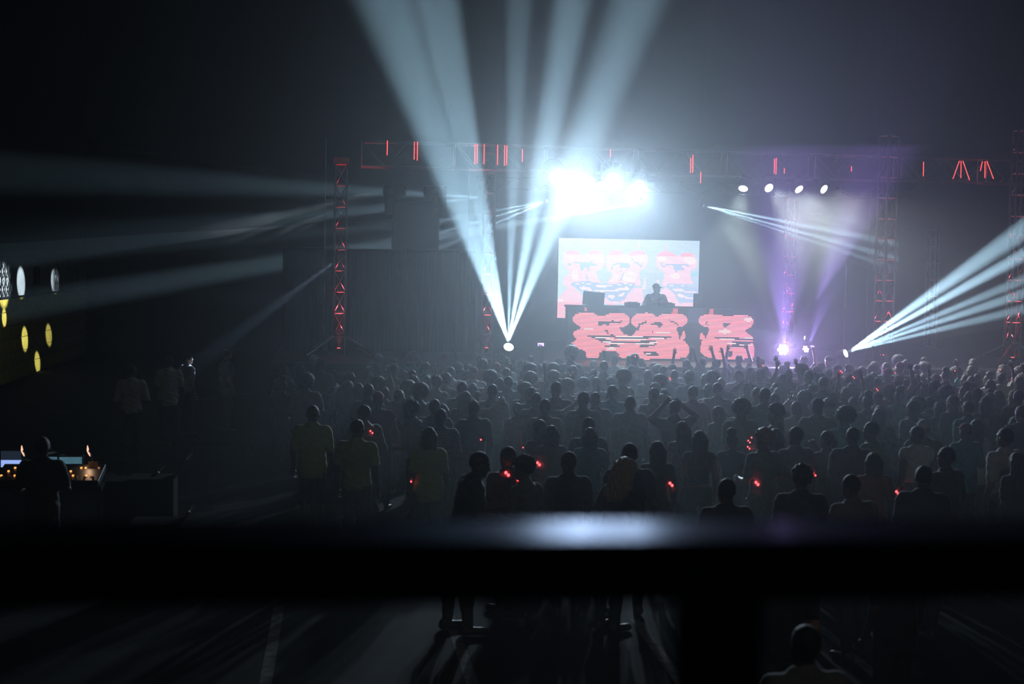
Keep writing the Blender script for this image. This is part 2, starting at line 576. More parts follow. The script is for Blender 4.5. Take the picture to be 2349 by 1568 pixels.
    for q in (U4([(1320, 480), (1560, 470), (1660, 520), (1780, 580), (2060, 580), (2040, 610), (1760, 610), (1640, 560), (1400, 560)]), U4([(1450, 650), (1600, 640), (1780, 740), (1950, 740), (1940, 800), (1800, 800), (1680, 730), (1560, 750)]), U4(oval(1320, 390, 50, 25)), U4(oval(1630, 390, 50, 16)), U4([(1820, 460), (2060, 430), (2060, 475)])):
        fill(q, WHITE)
    fill(U4([(1500, 960), (1620, 900), (1920, 910), (1990, 850), (2010, 1030), (1500, 1030)]), PINK)
    fill(U4([(430, 490), (440, 410), (490, 370), (490, 180), (535, 180), (535, 490)]), (1.0, 0.66, 0.76), False)
    fill(U4([(880, 490), (880, 220), (925, 220), (930, 380), (980, 430), (985, 490)]), (1.0, 0.66, 0.76), False)
    low = poly_in(px, py, U3([(100, 905), (2500, 925), (3600, 985), (3600, 1110), (100, 1110)])) & (c[..., 0] > 0.8)
    c[low] = (1.0, 0.42, 0.52)
    c[poly_in(px, py, U2([(1900, 1170), (2120, 1170), (2120, 1250), (1880, 1250)]))] = (0.26, 0.60, 0.74)
    return c


def paint_booth(px, py):
    """red busts on a dark ground"""
    c = np.zeros(px.shape + (3,))
    c[:] = (0.012, 0.012, 0.016)
    RED, HOT = (1.0, 0.22, 0.25), (1.0, 0.56, 0.54)

    def fill(pts, col, sm=True):
        c[poly_in(px, py, smooth_poly(pts) if sm else pts)] = col
    D = (0.014, 0.012, 0.016)
    for q in (L5([(1450, 0), (1920, 0), (1920, 260), (1450, 260)]), L6([(1530, 0), (2010, 0), (2010, 440), (1530, 440)])):
        fill(q, (0.035, 0.035, 0.06), False)
    for q in (L5([(490, 10), (550, 10), (550, 110), (490, 110)]), L6([(1160, 10), (1270, 10), (1270, 180), (1090, 180)]), L7([(570, 20), (640, 20), (700, 70), (680, 200), (560, 200)])):
        fill(q, (0.55, 0.09, 0.11), False)
    fill(L5([(155, 345), (180, 265), (270, 175), (420, 145), (640, 145), (760, 165), (870, 230), (960, 245), (1060, 225), (1150, 175), (1400, 155), (1560, 160), (1660, 210), (1745, 280), (1745, 400), (1700, 470), (1620, 540), (1450, 550), (1480, 610), (1540, 700), (1620, 765), (1800, 790), (1860, 740), (1900, 640), (2040, 620), (1940, 560), (1840, 510), (1785, 440), (1790, 300), (1880, 210), (1990, 165), (2200, 150), (2350, 165), (2430, 230), (2480, 260), (2540, 250), (2620, 200), (2740, 170), (2990, 165), (3200, 190), (3290, 240), (3345, 320), (3345, 420), (3260, 490), (3180, 540), (3030, 560), (3040, 640), (3090, 700), (3100, 870), (3180, 890), (3280, 950), (3340, 1030), (3390, 1110), (3390, 1240), (3300, 1440), (1500, 1440), (1400, 1290), (1360, 1210), (1010, 1200), (940, 1260), (880, 1270), (900, 1415), (620, 1415), (520, 1370), (525, 1190), (340, 1180), (230, 1030), (95, 997), (180, 955), (290, 880), (210, 840), (185, 740), (185, 660), (380, 600), (390, 550), (230, 440)]), RED)
    fill(L7([(265, 350), (300, 270), (430, 205), (560, 190), (760, 195), (960, 230), (1080, 270), (1200, 235), (1330, 215), (1560, 215), (1690, 250), (1770, 320), (1800, 400), (1770, 500), (1680, 570), (1560, 630), (1580, 680), (1660, 750), (1780, 800), (1780, 1060), (1820, 1130), (1830, 1300), (1800, 1440), (330, 1440), (330, 920), (470, 880), (500, 780), (540, 690), (570, 640), (560, 570), (400, 530), (290, 450)]), RED)
    for q in (L6([(1395, 760), (1400, 660), (1465, 660), (1465, 880), (1330, 890), (1340, 810)]), L7([(310, 890), (320, 700), (385, 700), (395, 770), (450, 810), (450, 890)])):
        fill(q, RED, False)
    for q in (L5([(860, 420), (920, 390), (1240, 385), (1260, 340), (1300, 340), (1310, 380), (1370, 400), (1480, 420), (1490, 460), (1380, 450), (1250, 425), (1160, 470), (1170, 520), (1110, 520), (1090, 480), (980, 480), (930, 520), (880, 520)]),
              L5([(1450, 545), (1620, 545), (1700, 480), (1780, 440), (1900, 560), (2040, 610), (1900, 640), (1850, 740), (1760, 780), (1620, 760), (1540, 690)]),
              L5([(520, 780), (620, 765), (1050, 775), (1250, 760), (1360, 780), (1330, 810), (1250, 830), (1170, 820), (800, 825), (770, 870), (660, 830)]),
              L5([(760, 870), (860, 880), (1050, 870), (1100, 900), (1280, 930), (1600, 945), (1900, 945), (2170, 920), (2500, 910), (2450, 960), (1900, 990), (1500, 975), (1200, 960), (1040, 1010), (960, 960), (850, 900)]),
              L5([(1320, 830), (2170, 835), (2300, 800), (2420, 800), (2300, 870), (1330, 865)]),
              L5([(1030, 1040), (1500, 1035), (1460, 1100), (1360, 1110), (1050, 1100)]),
              L5([(1860, 1050), (2430, 1040), (2430, 1090), (1950, 1090)]),
              L6([(300, 790), (1090, 800), (1090, 830), (960, 850), (950, 880), (900, 870), (880, 840), (520, 840), (420, 830), (300, 830)]),
              L6([(480, 490), (560, 430), (800, 410), (860, 480), (800, 530), (760, 560), (700, 520), (640, 470), (600, 500)]),
              L6([(380, 990), (450, 950), (560, 940), (450, 990)]), L6([(600, 1020), (700, 990), (640, 1060), (520, 1090), (160, 1090), (170, 1060), (400, 1050)]),
              L6([(1280, 690), (1340, 640), (1400, 700), (1340, 800), (1330, 900), (1290, 890)]),
              L6([(1220, 560), (1440, 520), (1540, 450), (1840, 450), (1960, 540), (2130, 580), (2130, 640), (2060, 700), (1960, 720), (1960, 690), (1890, 690), (1880, 920), (1900, 1100), (1580, 1120), (1500, 960), (1400, 890), (1465, 880), (1470, 660), (1380, 670), (1260, 640)]),
              L7([(930, 450), (1000, 430), (1180, 430), (1100, 500), (1020, 570), (950, 540)]), L7([(450, 420), (500, 390), (530, 410), (480, 460), (560, 480), (540, 500), (460, 470)]),
              L7([(690, 830), (780, 800), (860, 820), (1300, 830), (1450, 860), (1780, 880), (1780, 915), (1250, 920), (1280, 880), (1100, 860), (860, 870), (800, 890)]),
              L7([(1150, 950), (1780, 950), (1780, 1010), (1400, 1020), (1380, 1060), (1610, 1080), (1600, 1120), (1250, 1110), (1100, 1060), (1300, 1020), (1250, 980)]),
              L7([(1010, 1230), (1150, 1220), (1230, 1200), (1200, 1360), (1090, 1360), (1000, 1300)]), L5([(1400, 410), (1500, 370), (1530, 370), (1510, 430)]),
              L5([(1010, 1200), (1360, 1200), (1420, 1290), (1500, 1310), (1300, 1380), (980, 1380), (940, 1280)]), L6([(290, 1210), (640, 1210), (700, 1290), (860, 1310), (540, 1360), (330, 1300)])):
        fill(q, D)
    for pts, w in ((L5([(1980, 600), (2010, 480), (2100, 440)]), 2.2), (L6([(195, 560), (190, 490), (290, 440), (400, 400)]), 2.0), (L6([(1010, 370), (1140, 400), (1230, 450), (1280, 480)]), 1.5), (L5([(1060, 630), (1120, 660), (1140, 740)]), 1.8), (L6([(570, 660), (570, 720)]), 1.4), (L7([(430, 440), (600, 440), (900, 440)]), 0.7), (L5([(1290, 780), (1250, 740)]), 1.5)):
        c[poly_in(px, py, thick(pts, w))] = D
    for q in (L5(oval(980, 840, 200, 16)), L5(oval(1200, 885, 100, 14)), L5(oval(1110, 965, 130, 15)), L5(oval(1350, 1010, 250, 18)), L5(oval(1720, 810, 380, 14)), L5(oval(1800, 888, 450, 14)), L5(oval(2030, 1015, 160, 15)), L6(oval(710, 862, 190, 20)), L6(oval(180, 812, 120, 12)), L6(oval(580, 980, 120, 18)), L6(oval(490, 1020, 110, 14)), L6(oval(450, 1300, 120, 20)), L6(oval(460, 1345, 70, 14)), L7(oval(1060, 885, 200, 20)), L7(oval(1180, 1000, 120, 20)), L7(oval(1650, 855, 130, 14)), L7(oval(1580, 1045, 190, 14)), L6(oval(200, 1015, 150, 12)), L5(oval(1230, 1150, 130, 40)), L7(oval(1000, 670, 180, 60)), L6(oval(850, 700, 220, 30)), L5(oval(600, 590, 140, 25)), L7(oval(1650, 340, 120, 60))):
        fill(q, HOT)
    return c


def led_screen(name, label, cat, Y, tl, tr, ybot, nrow, ncol, paint, strength, fillf, mname, depth=0.09):
    a, b = P(*tl, Y), P(*tr, Y)
    low = P(tl[0], ybot, Y)
    w = b.x - a.x
    z1 = (a.z + b.z) / 2
    h = z1 - low.z
    root = empty(name, (a.x + w / 2, Y, low.z), 0, label, cat)
    MB().bbox((0, depth / 2 + 0.012, h / 2), (w + 0.03, depth, h + 0.03), 0.01).build('cabinet_panel', M_MATT, root)
    jj, ii = np.mgrid[0:nrow, 0:ncol]
    xs = a.x + (ii + 0.5) / ncol * w
    zs = z1 - (jj + 0.5) / nrow * h
    rx, rz_ = xs - CAM.x, zs - CAM.z
    ry = Y - CAM.y
    dep = rx * CF.x + ry * CF.y + rz_ * CF.z
    px = W_ / 2 + FPX * (rx * CR.x + ry * CR.y + rz_ * CR.z) / dep
    py = H_ / 2 - FPX * (rx * CU.x + ry * CU.y + rz_ * CU.z) / dep
    col = paint(px, py)
    n = nrow * ncol
    x0 = (ii / ncol * w - w / 2).ravel()
    x1 = ((ii + 1) / ncol * w - w / 2).ravel()
    zt = (h - jj / nrow * h).ravel()
    zb = zt - h / nrow * fillf
    o = np.zeros(n)
    v = np.stack([np.stack([x0, o, zb], 1), np.stack([x1, o, zb], 1), np.stack([x1, o, zt], 1), np.stack([x0, o, zt], 1)], 1).reshape(-1, 3)
    me = bpy.data.meshes.new('pixel_rows')
    me.from_pydata(v.tolist(), [], np.arange(n * 4).reshape(n, 4).tolist())
    at = me.color_attributes.new('pixels', 'FLOAT_COLOR', 'CORNER')
    cc = np.ones((n, 4, 4), np.float32)
    cc[:, :, :3] = col.reshape(n, 1, 3)
    at.data.foreach_set('color', cc.ravel())
    me.materials.append(led_mat(mname, strength))
    put('pixel_rows', me, root)['kind'] = 'stuff'
    return root


led_screen('video_wall', 'large pale blue LED video wall showing three pink busts behind the disc jockey', 'screen', 37.0,
           (1282, 545), (1605, 553), 729, 64, 190, paint_upper, 1.08, 0.84, 'video_wall_pixels')
led_screen('booth_screen', 'low LED screen with glowing red busts on the front of the booth', 'screen', 33.0,
           (1303, 703), (1733, 711), 824, 37, 230, paint_booth, 1.7, 0.6, 'booth_pixels')

# ------------------------------------------------------------------ trusses
def rod(name, r, m=M_ALU, n=6):
    """unit rod along +z, scaled per copy"""
    return MB().tube((0, 0, 0), (0, 0, 1), r, n=n).mesh(name, m, True)


ROD_CHORD, ROD_BRACE, ROD_RUNG = rod('chord', 0.025, n=8), rod('brace', 0.009), rod('rung', 0.016, mat('rung_paint', (0.5, 0.5, 0.52), 0.6))
ROD_DARK = rod('chord', 0.018, M_BLACK)


def strut(name, me, a, b, parent):
    a, b = Vector(a), Vector(b)
    d = b - a
    q = d.to_track_quat('Z', 'Y')
    return put(name, me, parent, mtx=Matrix.Translation(a) @ q.to_matrix().to_4x4() @ Matrix.Diagonal((1, 1, d.length, 1)))


def tower(x, y, z0, z1, w, label, rot=0.0, cap=None, feet=False, seed=1):
    t = empty('lattice_tower', (x, y, z0), rot, label, 'truss tower')
    h = z1 - z0
    c = [(-w / 2, -w / 2), (w / 2, -w / 2), (w / 2, w / 2), (-w / 2, w / 2)]
    for p in c:
        strut('chord', ROD_CHORD, (*p, 0), (*p, h), t)
    n = int(round(h / 0.5))
    for k in range(n + 1):
        z = k * h / n
        for i in range(4):
            a, b = c[i], c[(i + 1) % 4]
            strut('rung', ROD_RUNG, (*a, z), (*b, z), t)
            if k < n:
                z2 = (k + 1) * h / n
                p, q = (a, b) if k % 2 else (b, a)
                strut('brace', ROD_BRACE, (*p, z), (*q, z2), t)
    MB().bbox((0, 0, 0.015), (w + 0.25, w + 0.25, 0.03), 0.008).build('base_plate', M_BLACK, t)
    if feet:
        for sx in (-1, 1):
            for sy in (-1, 1):
                MB().tube((sx * w / 2, sy * w / 2, 0.45), (sx * 0.75, sy * 0.75, 0.03), 0.03, n=8).build('outrigger', M_ALU, t)
    if cap:
        MB().bbox((0, 0, h + 0.06), (w + 0.1, w + 0.1, 0.16), 0.02).build('sleeve_block', cap, t)
    return t


def tube_truss(x0, x1, y, z, hgt, dep, label, dark=False):
    ROD_CHORD, ROD_BRACE, ROD_RUNG = (ROD_DARK,) * 3 if dark else (globals()['ROD_CHORD'], globals()['ROD_BRACE'], globals()['ROD_RUNG'])
    t = empty('box_truss', (x0, y, z), 0, label, 'truss')
    L = x1 - x0
    corners = [(-dep / 2, 0), (dep / 2, 0), (dep / 2, hgt), (-dep / 2, hgt)]
    for (yy, zz) in corners:
        strut('chord', ROD_CHORD, (0, yy, zz), (L, yy, zz), t)
    n = int(round(L / 0.55))
    for k in range(n):
        a, b = L * k / n, L * (k + 1) / n
        for yy in (-dep / 2, dep / 2):
            p, q = ((a, yy, 0), (b, yy, hgt)) if k % 2 else ((a, yy, hgt), (b, yy, 0))
            strut('brace', ROD_BRACE, p, q, t)
        if k % 2 == 0:
            for zz in (0, hgt):
                strut('brace', ROD_BRACE, (a, -dep / 2, zz), (b, dep / 2, zz), t)
        if k % 4 == 0:
            for yy in (-dep / 2, dep / 2):
                strut('rung', ROD_RUNG, (a, yy, 0), (a, yy, hgt), t)
            for zz in (0, hgt):
                strut('rung', ROD_RUNG, (a, -dep / 2, zz), (a, dep / 2, zz), t)
    return t


TY = 34.0
pt = P(1400, 341, TY)
pb = P(1400, 397, TY)
TZ, TH = pb.z, pt.z - pb.z
TX0, TX1 = P(830, 330, TY).x, 17.6
TRUSS = tube_truss(TX0, TX1, TY, TZ, TH, 0.5, 'long horizontal aluminium box truss carrying the lamps over the stage front')
TY2 = 37.2
rz = P(1440, 440, TY2).z
T0 = tube_truss(3.6, 15.5, TY2, rz, 0.3, 0.3, 'thinner black box truss deeper over the stage holding small beam lamps', True)
for xx in (0.6, 6.0, 11.3):
    MB().tube((xx, 0, 0.3), (xx, 0, ZC - rz), 0.006, n=5).build('hanging_chain', M_MATT, T0)

M_REDLIT_CAP = mat('red_lit_sleeve', (0.7, 0.05, 0.05), 0.4)  # red light of the uplighter put into the sleeve block's colour


def tower_px(px, py, ptop, Y, w, label, **k):
    a = P(px, py, Y)
    zt = P(ptop[0], ptop[1], Y).z
    return tower(a.x, Y, DECK, zt, w, label, **k)


T1 = tower_px(779, 700, (786, 376), 33.8, 0.27, 'slim lattice tower with red lit rungs beside the black drape', cap=M_REDLIT_CAP, feet=True)
T2 = tower_px(1118, 700, (1124, 350), 34.6, 0.25, 'lattice tower behind the fan of white floor beams', seed=2)
T3 = tower_px(1813, 560, (1815, 420), 39.0, 0.26, 'faint red lit lattice tower deep on stage above the purple lamps', seed=3)
T4 = tower_px(2031, 600, (2040, 312), 33.6, 0.33, 'tall lattice tower rising above the box truss behind the slanting beams', rot=0.35, seed=4)
T5 = tower_px(2331, 600, (2345, 300), 33.2, 0.27, 'outer lattice tower with red lit rungs at the end of the stage', seed=5, feet=True)
T6 = tower_px(2140, 600, (2142, 528), 40.5, 0.26, 'dim grey lattice tower deep in the dark stage wing', seed=6)
# red uplighters inside the towers
RED = (1.0, 0.05, 0.07)


def uplighter(t, z, down=False, watts=60.0, zt=None, label=None):
    off = t.location
    u = empty('uplighter', (off.x, off.y, z), 0, label, 'stage light')
    sgn = -1 if down else 1
    MB().lathe([(0.05, 0.0), (0.06, 0.01 * sgn), (0.06, 0.10 * sgn), (0.05, 0.11 * sgn)], 14).build('can', M_BLACK, u)
    MB().lathe([(0.046, 0.112 * sgn), (0.046, 0.118 * sgn)], 14).build('lens', mat('red_lens', (0.5, 0.02, 0.02), 0.3, emit=(1, 0.05, 0.05), estr=6.0), u)
    spot(u, Vector((off.x, off.y, z + 0.14 * sgn)), Vector((off.x, off.y, z + 5 * sgn)), 34, watts, RED, 0.6, 0.04)
    return u


for t, nm, ws in ((T1, 'tower beside the black drape', 1.6), (T2, 'tower behind the floor beams', 1.0), (T3, 'tower above the purple lamps', 1.2), (T4, 'tower behind the slanting beams', 1.0), (T5, 'outer tower at the stage end', 1.6)):
    z0 = t.location.z
    uplighter(t, z0 + 0.05, False, 520.0 * ws, label='small red uplighter inside the foot of the ' + nm)

# uprights of the front truss, the red light on them put in as glow
M_GLOW_UPRIGHT = mat('red_glow_upright', (0.3, 0.02, 0.02), 0.4, emit=(1.0, 0.07, 0.07), estr=2.2)
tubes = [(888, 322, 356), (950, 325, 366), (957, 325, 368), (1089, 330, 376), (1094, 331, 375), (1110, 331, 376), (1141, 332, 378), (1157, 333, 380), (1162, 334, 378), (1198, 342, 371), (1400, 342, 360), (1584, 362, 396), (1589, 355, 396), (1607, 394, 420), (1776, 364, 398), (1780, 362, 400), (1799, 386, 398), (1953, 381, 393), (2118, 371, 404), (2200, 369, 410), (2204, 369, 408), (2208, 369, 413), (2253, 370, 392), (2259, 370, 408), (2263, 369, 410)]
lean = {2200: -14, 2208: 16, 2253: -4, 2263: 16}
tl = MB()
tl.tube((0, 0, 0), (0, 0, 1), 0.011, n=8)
TM = tl.mesh('glow_upright', M_GLOW_UPRIGHT)
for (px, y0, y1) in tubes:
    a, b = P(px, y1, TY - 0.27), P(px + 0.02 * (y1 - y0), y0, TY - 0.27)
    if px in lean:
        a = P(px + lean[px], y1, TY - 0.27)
    o = strut('glow_upright', TM, a - TRUSS.location, b - TRUSS.location, TRUSS)
    o['label'] = 'truss upright with red light put in as glow'

# thin hanging cables
M_WIRE = mat('steel_wire', (0.6, 0.62, 0.65), 0.25, 1.0, 0.6, 4.0)
for px, y0, y1, Y, lab in ((748, 316, 800, 33.6, 'steel cable hanging beyond the tower beside the black drape'), (1077, 330, 815, 33.6, 'steel cable hanging before the edge of the black drape'),
                           (1998, 420, 790, 33.4, 'bright steel cable hanging close beside the tall lattice tower'), (1942, 596, 800, 33.0, 'faint steel cable above the slanting beam lamp'),
                           (2316, 430, 800, 32.8, 'outer steel cable by the end tower')):
    a, b = P(px, y0, Y), P(px - 0.018 * (y1 - y0), y1, Y)
    b.x, b.y = a.x, a.y
    b.z = DECK
    tag(MB().tube(a, b, 0.009, n=6).build('hanging_cable', M_WIRE), lab, 'cable')

# ------------------------------------------------------------------ black drape and the loudspeaker tower in front of the side beams
dr = empty('drape', (1.0, 35.2, 0), 0, 'wide black drape closing the stage wing under the loudspeaker tower', 'drape')
xa, xb = P(650, 575, 35.2).x, P(1092, 577, 35.2).x
zt = P(860, 573, 35.2).z
npan = 7
for k in range(npan):
    x0 = xa + (xb - xa) * k / npan
    x1 = xa + (xb - xa) * (k + 1) / npan
    m = MB()
    n = 28
    vv, ff = [], []
    for i in range(n + 1):
        x = x0 + (x1 - x0) * i / n
        yy = 0.05 * math.sin(i * 2 * PI / 4.0 + k) + 0.02 * math.sin(i * 1.7 + k * 2)
        vv += [(x - 1.0, yy, DECK + 0.01), (x - 1.0, yy * 0.7, zt)]
    for i in range(n):
        ff.append((2 * i, 2 * i + 2, 2 * i + 3, 2 * i + 1))
    m.add(vv, ff)
    p = m.build('curtain_panel', M_CLOTH, dr, True)
    sm = p.modifiers.new('thickness', 'SOLIDIFY')
    sm.thickness = 0.012
MB().tube((xa - 1.0, 0, zt), (xb - 1.0, 0, zt), 0.025).build('pipe', M_BLACK, dr)

pa = empty('loudspeaker_tower', (P(953, 520, 35.9).x, 35.9, DECK), 0, 'dark square loudspeaker tower above the drape with lamps on top', 'loudspeaker')
k = 35.9
x0, x1 = P(900, 520, k).x - pa.location.x, P(1005, 520, k).x - pa.location.x
zt2 = P(950, 466, k).z - DECK
nb = 1
for i in range(nb):
    MB().bbox(((x0 + x1) / 2, 0, zt2 * (i + 0.5) / nb), (x1 - x0, 0.8, zt2 / nb - 0.012), 0.02).build('loudspeaker_box', M_MATT, pa)
for (ax, bx, ay, by_) in ((883, 905, 449, 496), (1000, 1023, 451, 498)):
    a, b = P(ax, by_, k - 0.1), P(bx, ay, k - 0.1)
    m = MB()
    c = (a + b) / 2 - pa.location
    m.bbox(c, (b.x - a.x, 0.5, b.z - a.z), 0.03)
    m.build('side_horn', M_MATT, pa)
MB().tube((x0, -0.1, zt2 + 0.04), (x1, -0.1, zt2 + 0.04), 0.03).build('top_bar', M_BLACK, pa)

M_LENS_DARK = mat('dark_lens', (0.02, 0.02, 0.03), 0.1, 0.0)
M_LENS = mat('white_lens', (0.8, 0.8, 0.8), 0.2, emit=(0.93, 0.97, 1.0), estr=7.0)
M_LENSV = mat('violet_lens', (0.8, 0.7, 0.9), 0.2, emit=(0.72, 0.50, 1.0), estr=5.0)


def par_can(name, loc, direction, size, label, lens, cat='stage light', yoke_up=True, group=None, hang=None):
    """can lamp: tapered body, front ring, lens, yoke and clamp"""
    u = empty(name, loc, 0, label, cat, group)
    q = aim(direction).to_matrix().to_4x4()
    s = size
    MB().lathe([(0.30 * s, 0.62 * s), (0.42 * s, 0.55 * s), (0.5 * s, 0.2 * s), (0.5 * s, -0.02 * s)], 20, q).build('can', M_BLACK, u, True)
    MB().lathe([(0.5 * s, -0.02 * s), (0.56 * s, -0.02 * s), (0.56 * s, -0.06 * s), (0.5 * s, -0.06 * s)], 20, q).build('front_ring', M_BLACK, u)
    MB().lathe([(0.02 * s, -0.075 * s), (0.3 * s, -0.065 * s), (0.48 * s, -0.04 * s), (0.47 * s, -0.02 * s)], 20, q).build('lens', lens, u, True)
    zz = 1 if yoke_up else -1
    y = MB()
    sx = q.to_3x3() @ Vector((1, 0, 0))
    sx.z = 0
    sx.normalize()
    top = Vector((0, 0, 0.85 * s * zz))
    y.path([sx * 0.55 * s, sx * 0.55 * s + top * 0.8, sx * 0.3 * s + top, -sx * 0.3 * s + top, -sx * 0.55 * s + top * 0.8, -sx * 0.55 * s], 0.035 * s + 0.004, 6)
    y.build('yoke', M_BLACK, u)
    MB().bbox(top + Vector((0, 0, 0.09 * s * zz)), (0.16 * s, 0.12 * s, 0.22 * s), 0.01).build('clamp', M_BLACK, u)
    if hang:
        MB().tube(top, (0, 0.0, hang - loc[2]), 0.017).build('hanging_pipe', M_BLACK, u)
    return u


def moving_head(name, loc, direction, size, label, lens, floor_=True, cat='stage light', group=None):
    """moving head lamp: base, fork, barrel head and lens"""
    u = empty(name, loc, 0, label, cat, group)
    s = size
    zz = 1 if floor_ else -1
    base = Vector((0, 0, -0.72 * s * zz))
    MB().bbox(base, (0.75 * s, 0.6 * s, 0.32 * s), 0.03 * s).build('base', M_BLACK, u)
    sx = Vector((-direction[1], direction[0], 0)).normalized() if abs(direction[0]) > abs(direction[1]) and floor_ is not None else Vector((1, 0, 0))
    for sg in (-1, 1):
        MB().bbox(sx * 0.46 * s * sg + Vector((0, 0, -0.25 * s * zz)), (0.13 * s, 0.26 * s, 0.72 * s), 0.03 * s, Matrix.Rotation(math.atan2(sx.y, sx.x), 3, 'Z')).build('fork_arm', M_BLACK, u)
    q = aim(direction).to_matrix().to_4x4()
    MB().lathe([(0.22 * s, 0.45 * s), (0.34 * s, 0.38 * s), (0.38 * s, 0.0), (0.36 * s, -0.28 * s), (0.33 * s, -0.32 * s)], 18, q).build('head', M_BLACK, u, True)
    if lens is M_LENSV:                      # a honeycomb of LED lenses
        spots_ = [(0, 0)] + [(0.205 * s * math.cos(t * PI / 3), 0.205 * s * math.sin(t * PI / 3)) for t in range(6)]
        for ax_, ay_ in spots_:
            MB().lathe([(0.03 * s, -0.36 * s), (0.09 * s, -0.345 * s), (0.096 * s, -0.325 * s)], 6, q @ Matrix.Translation((ax_, ay_, 0))).build('lens_cell', lens, u)
        return u
    MB().lathe([(0.04 * s, -0.36 * s), (0.2 * s, -0.35 * s), (0.31 * s, -0.325 * s), (0.30 * s, -0.30 * s)], 18, q).build('lens', lens, u, True)
    return u


DARK_HEADS = []
# dark heads lying on the loudspeaker tower; assumed wall beams leave the first
for px, py, lab in ((905, 439, 'dark-lensed lamp lying on the loudspeaker tower nearer the drape tower, assumed source of wall spots'), (998, 439, 'unlit dark lamp lying on the loudspeaker tower nearer the floor beams')):
    p = P(px, py, 35.7)
    hd = empty('moving_lamp', p, 0, lab, 'stage light')
    DARK_HEADS.append(hd)
    q = aim((1, -0.25, 0.05)).to_matrix().to_4x4()
    MB().lathe([(0.12, -0.26), (0.155, -0.22), (0.16, -0.04), (0.13, 0.0), (0.16, 0.04), (0.155, 0.22), (0.12, 0.27)], 16, q).build('head', M_BLACK, hd, True)
    MB().lathe([(0.11, -0.285), (0.118, -0.26)], 16, q).build('lens', M_LENS_DARK, hd)
    for sx in (-0.06, 0.10):
        MB().path([(sx, 0, -0.12), (sx * 0.6, 0, -0.2), (sx * 1.5, 0, -0.30)], 0.028, 6).build('clamp', M_BLACK, hd)
    MB().path([(0.12, 0, -0.1), (0.3, 0, -0.31)], 0.014, 6).build('safety_wire', M_BLACK, hd)

# ------------------------------------------------------------------ lit lamps
COOL = (0.50, 0.80, 1.0)
WARMW = (0.86, 0.95, 0.92)
VIOLET = (0.42, 0.24, 1.0)
KB = 1.0

def beam_lamp(u, src, Y2, axis, cone, watts, col, lst, tilt=0.0, base=0.0, off=0.16, soft=0.3):
    """light of a beam lamp: each beam (pixel target on the plane Y2, full angle, weight, edge softness)"""
    ax = P(axis[0], axis[1], Y2)
    ax.y -= tilt
    loc = src + (ax - src).normalized() * off
    bl = []
    for (tx, ty, ang, w, e) in lst:
        tgt = P(tx, ty, Y2)
        tgt.y -= tilt
        bl.append((tgt, ang, w, e))
    return gobo(u, loc, ax, cone, watts, col, bl, base, 0.02, soft)


def haze(name, label, src, t0, t1, Y2, dens, ang, tilt=0.0, col=(0.93, 0.97, 1.0), off=0.1, g=0.5):
    """the smoke that hangs in the beams of one lamp: a wedge of slightly thicker haze opening from the lens"""
    a, b = P(t0[0], t0[1], Y2), P(t1[0], t1[1], Y2)
    a.y -= tilt
    b.y -= tilt
    vv = []
    for q in (a, b):
        d = q - src
        h = math.tan(math.radians(ang) / 2)
        n = src + d.normalized() * off
        for sg in (-1, 1):
            vv.append(n + Vector((0, sg * (off * h + 0.02), 0)))
        for sg in (-1, 1):
            vv.append(q + Vector((0, sg * d.length * h, 0)))
    # vv: a-near-,a-near+,a-far-,a-far+, b-near-,b-near+,b-far-,b-far+
    bm = bmesh.new()
    for p in vv:
        bm.verts.new(p)
    bmesh.ops.convex_hull(bm, input=bm.verts[:])
    me = bpy.data.meshes.new(name)
    bm.to_mesh(me)
    bm.free()
    m = bpy.data.materials.new(name)
    m.use_nodes = True
    t = m.node_tree
    t.nodes.clear()
    o = t.nodes.new('ShaderNodeOutputMaterial')
    v = t.nodes.new('ShaderNodeVolumeScatter')
    v.inputs['Density'].default_value = dens
    v.inputs['Anisotropy'].default_value = g
    v.inputs['Color'].default_value = (*col, 1)
    t.links.new(v.outputs[0], o.inputs['Volume'])
    m.cycles.homogeneous_volume = True
    m.cycles.volume_sampling = 'MULTIPLE_IMPORTANCE'
    me.materials.append(m)
    return tag(put(name, me), label, 'haze', None, 'stuff')


# A: floor lamp throwing the big fan
A0 = P(1165, 803, 31.6)
A = moving_head('floor_beam_lamp', A0, Vector((0.05, -0.75, 0.7)), 0.36, 'blazing floor lamp throwing the big fan of white beams upward', M_LENS)
beam_lamp(A, A0, 31.6, (1180, 60), 58, 240e3, COOL, [(912, 77, 14.5, 0.62, 0.85), (1012, 77, 8.6, 0.85, 0.5), (1177, 100, 6.0, 0.6, 0.9), (1303, 0, 8.4, 1.0, 0.9), (1452, 0, 11.5, 0.75, 0.9)], 0.8)
# B: floor lamp throwing slanting beams to the stage end
B0 = P(1932, 813, 31.6)
B = moving_head('floor_beam_lamp', B0, Vector((0.75, -0.9, 0.45)), 0.3, 'floor lamp throwing slanting white beams toward the end tower', M_LENS)
beam_lamp(B, B0, 31.6, (2318, 610), 34, 260e3, COOL, [(2318, 523, 7.6, 0.6, 0.9), (2311, 584, 5.2, 1.0, 0.9), (2318, 637, 4.4, 0.55, 0.9), (2308, 672, 4.6, 0.6, 0.9), (2308, 706, 4.4, 0.45, 0.9)], 0.8)
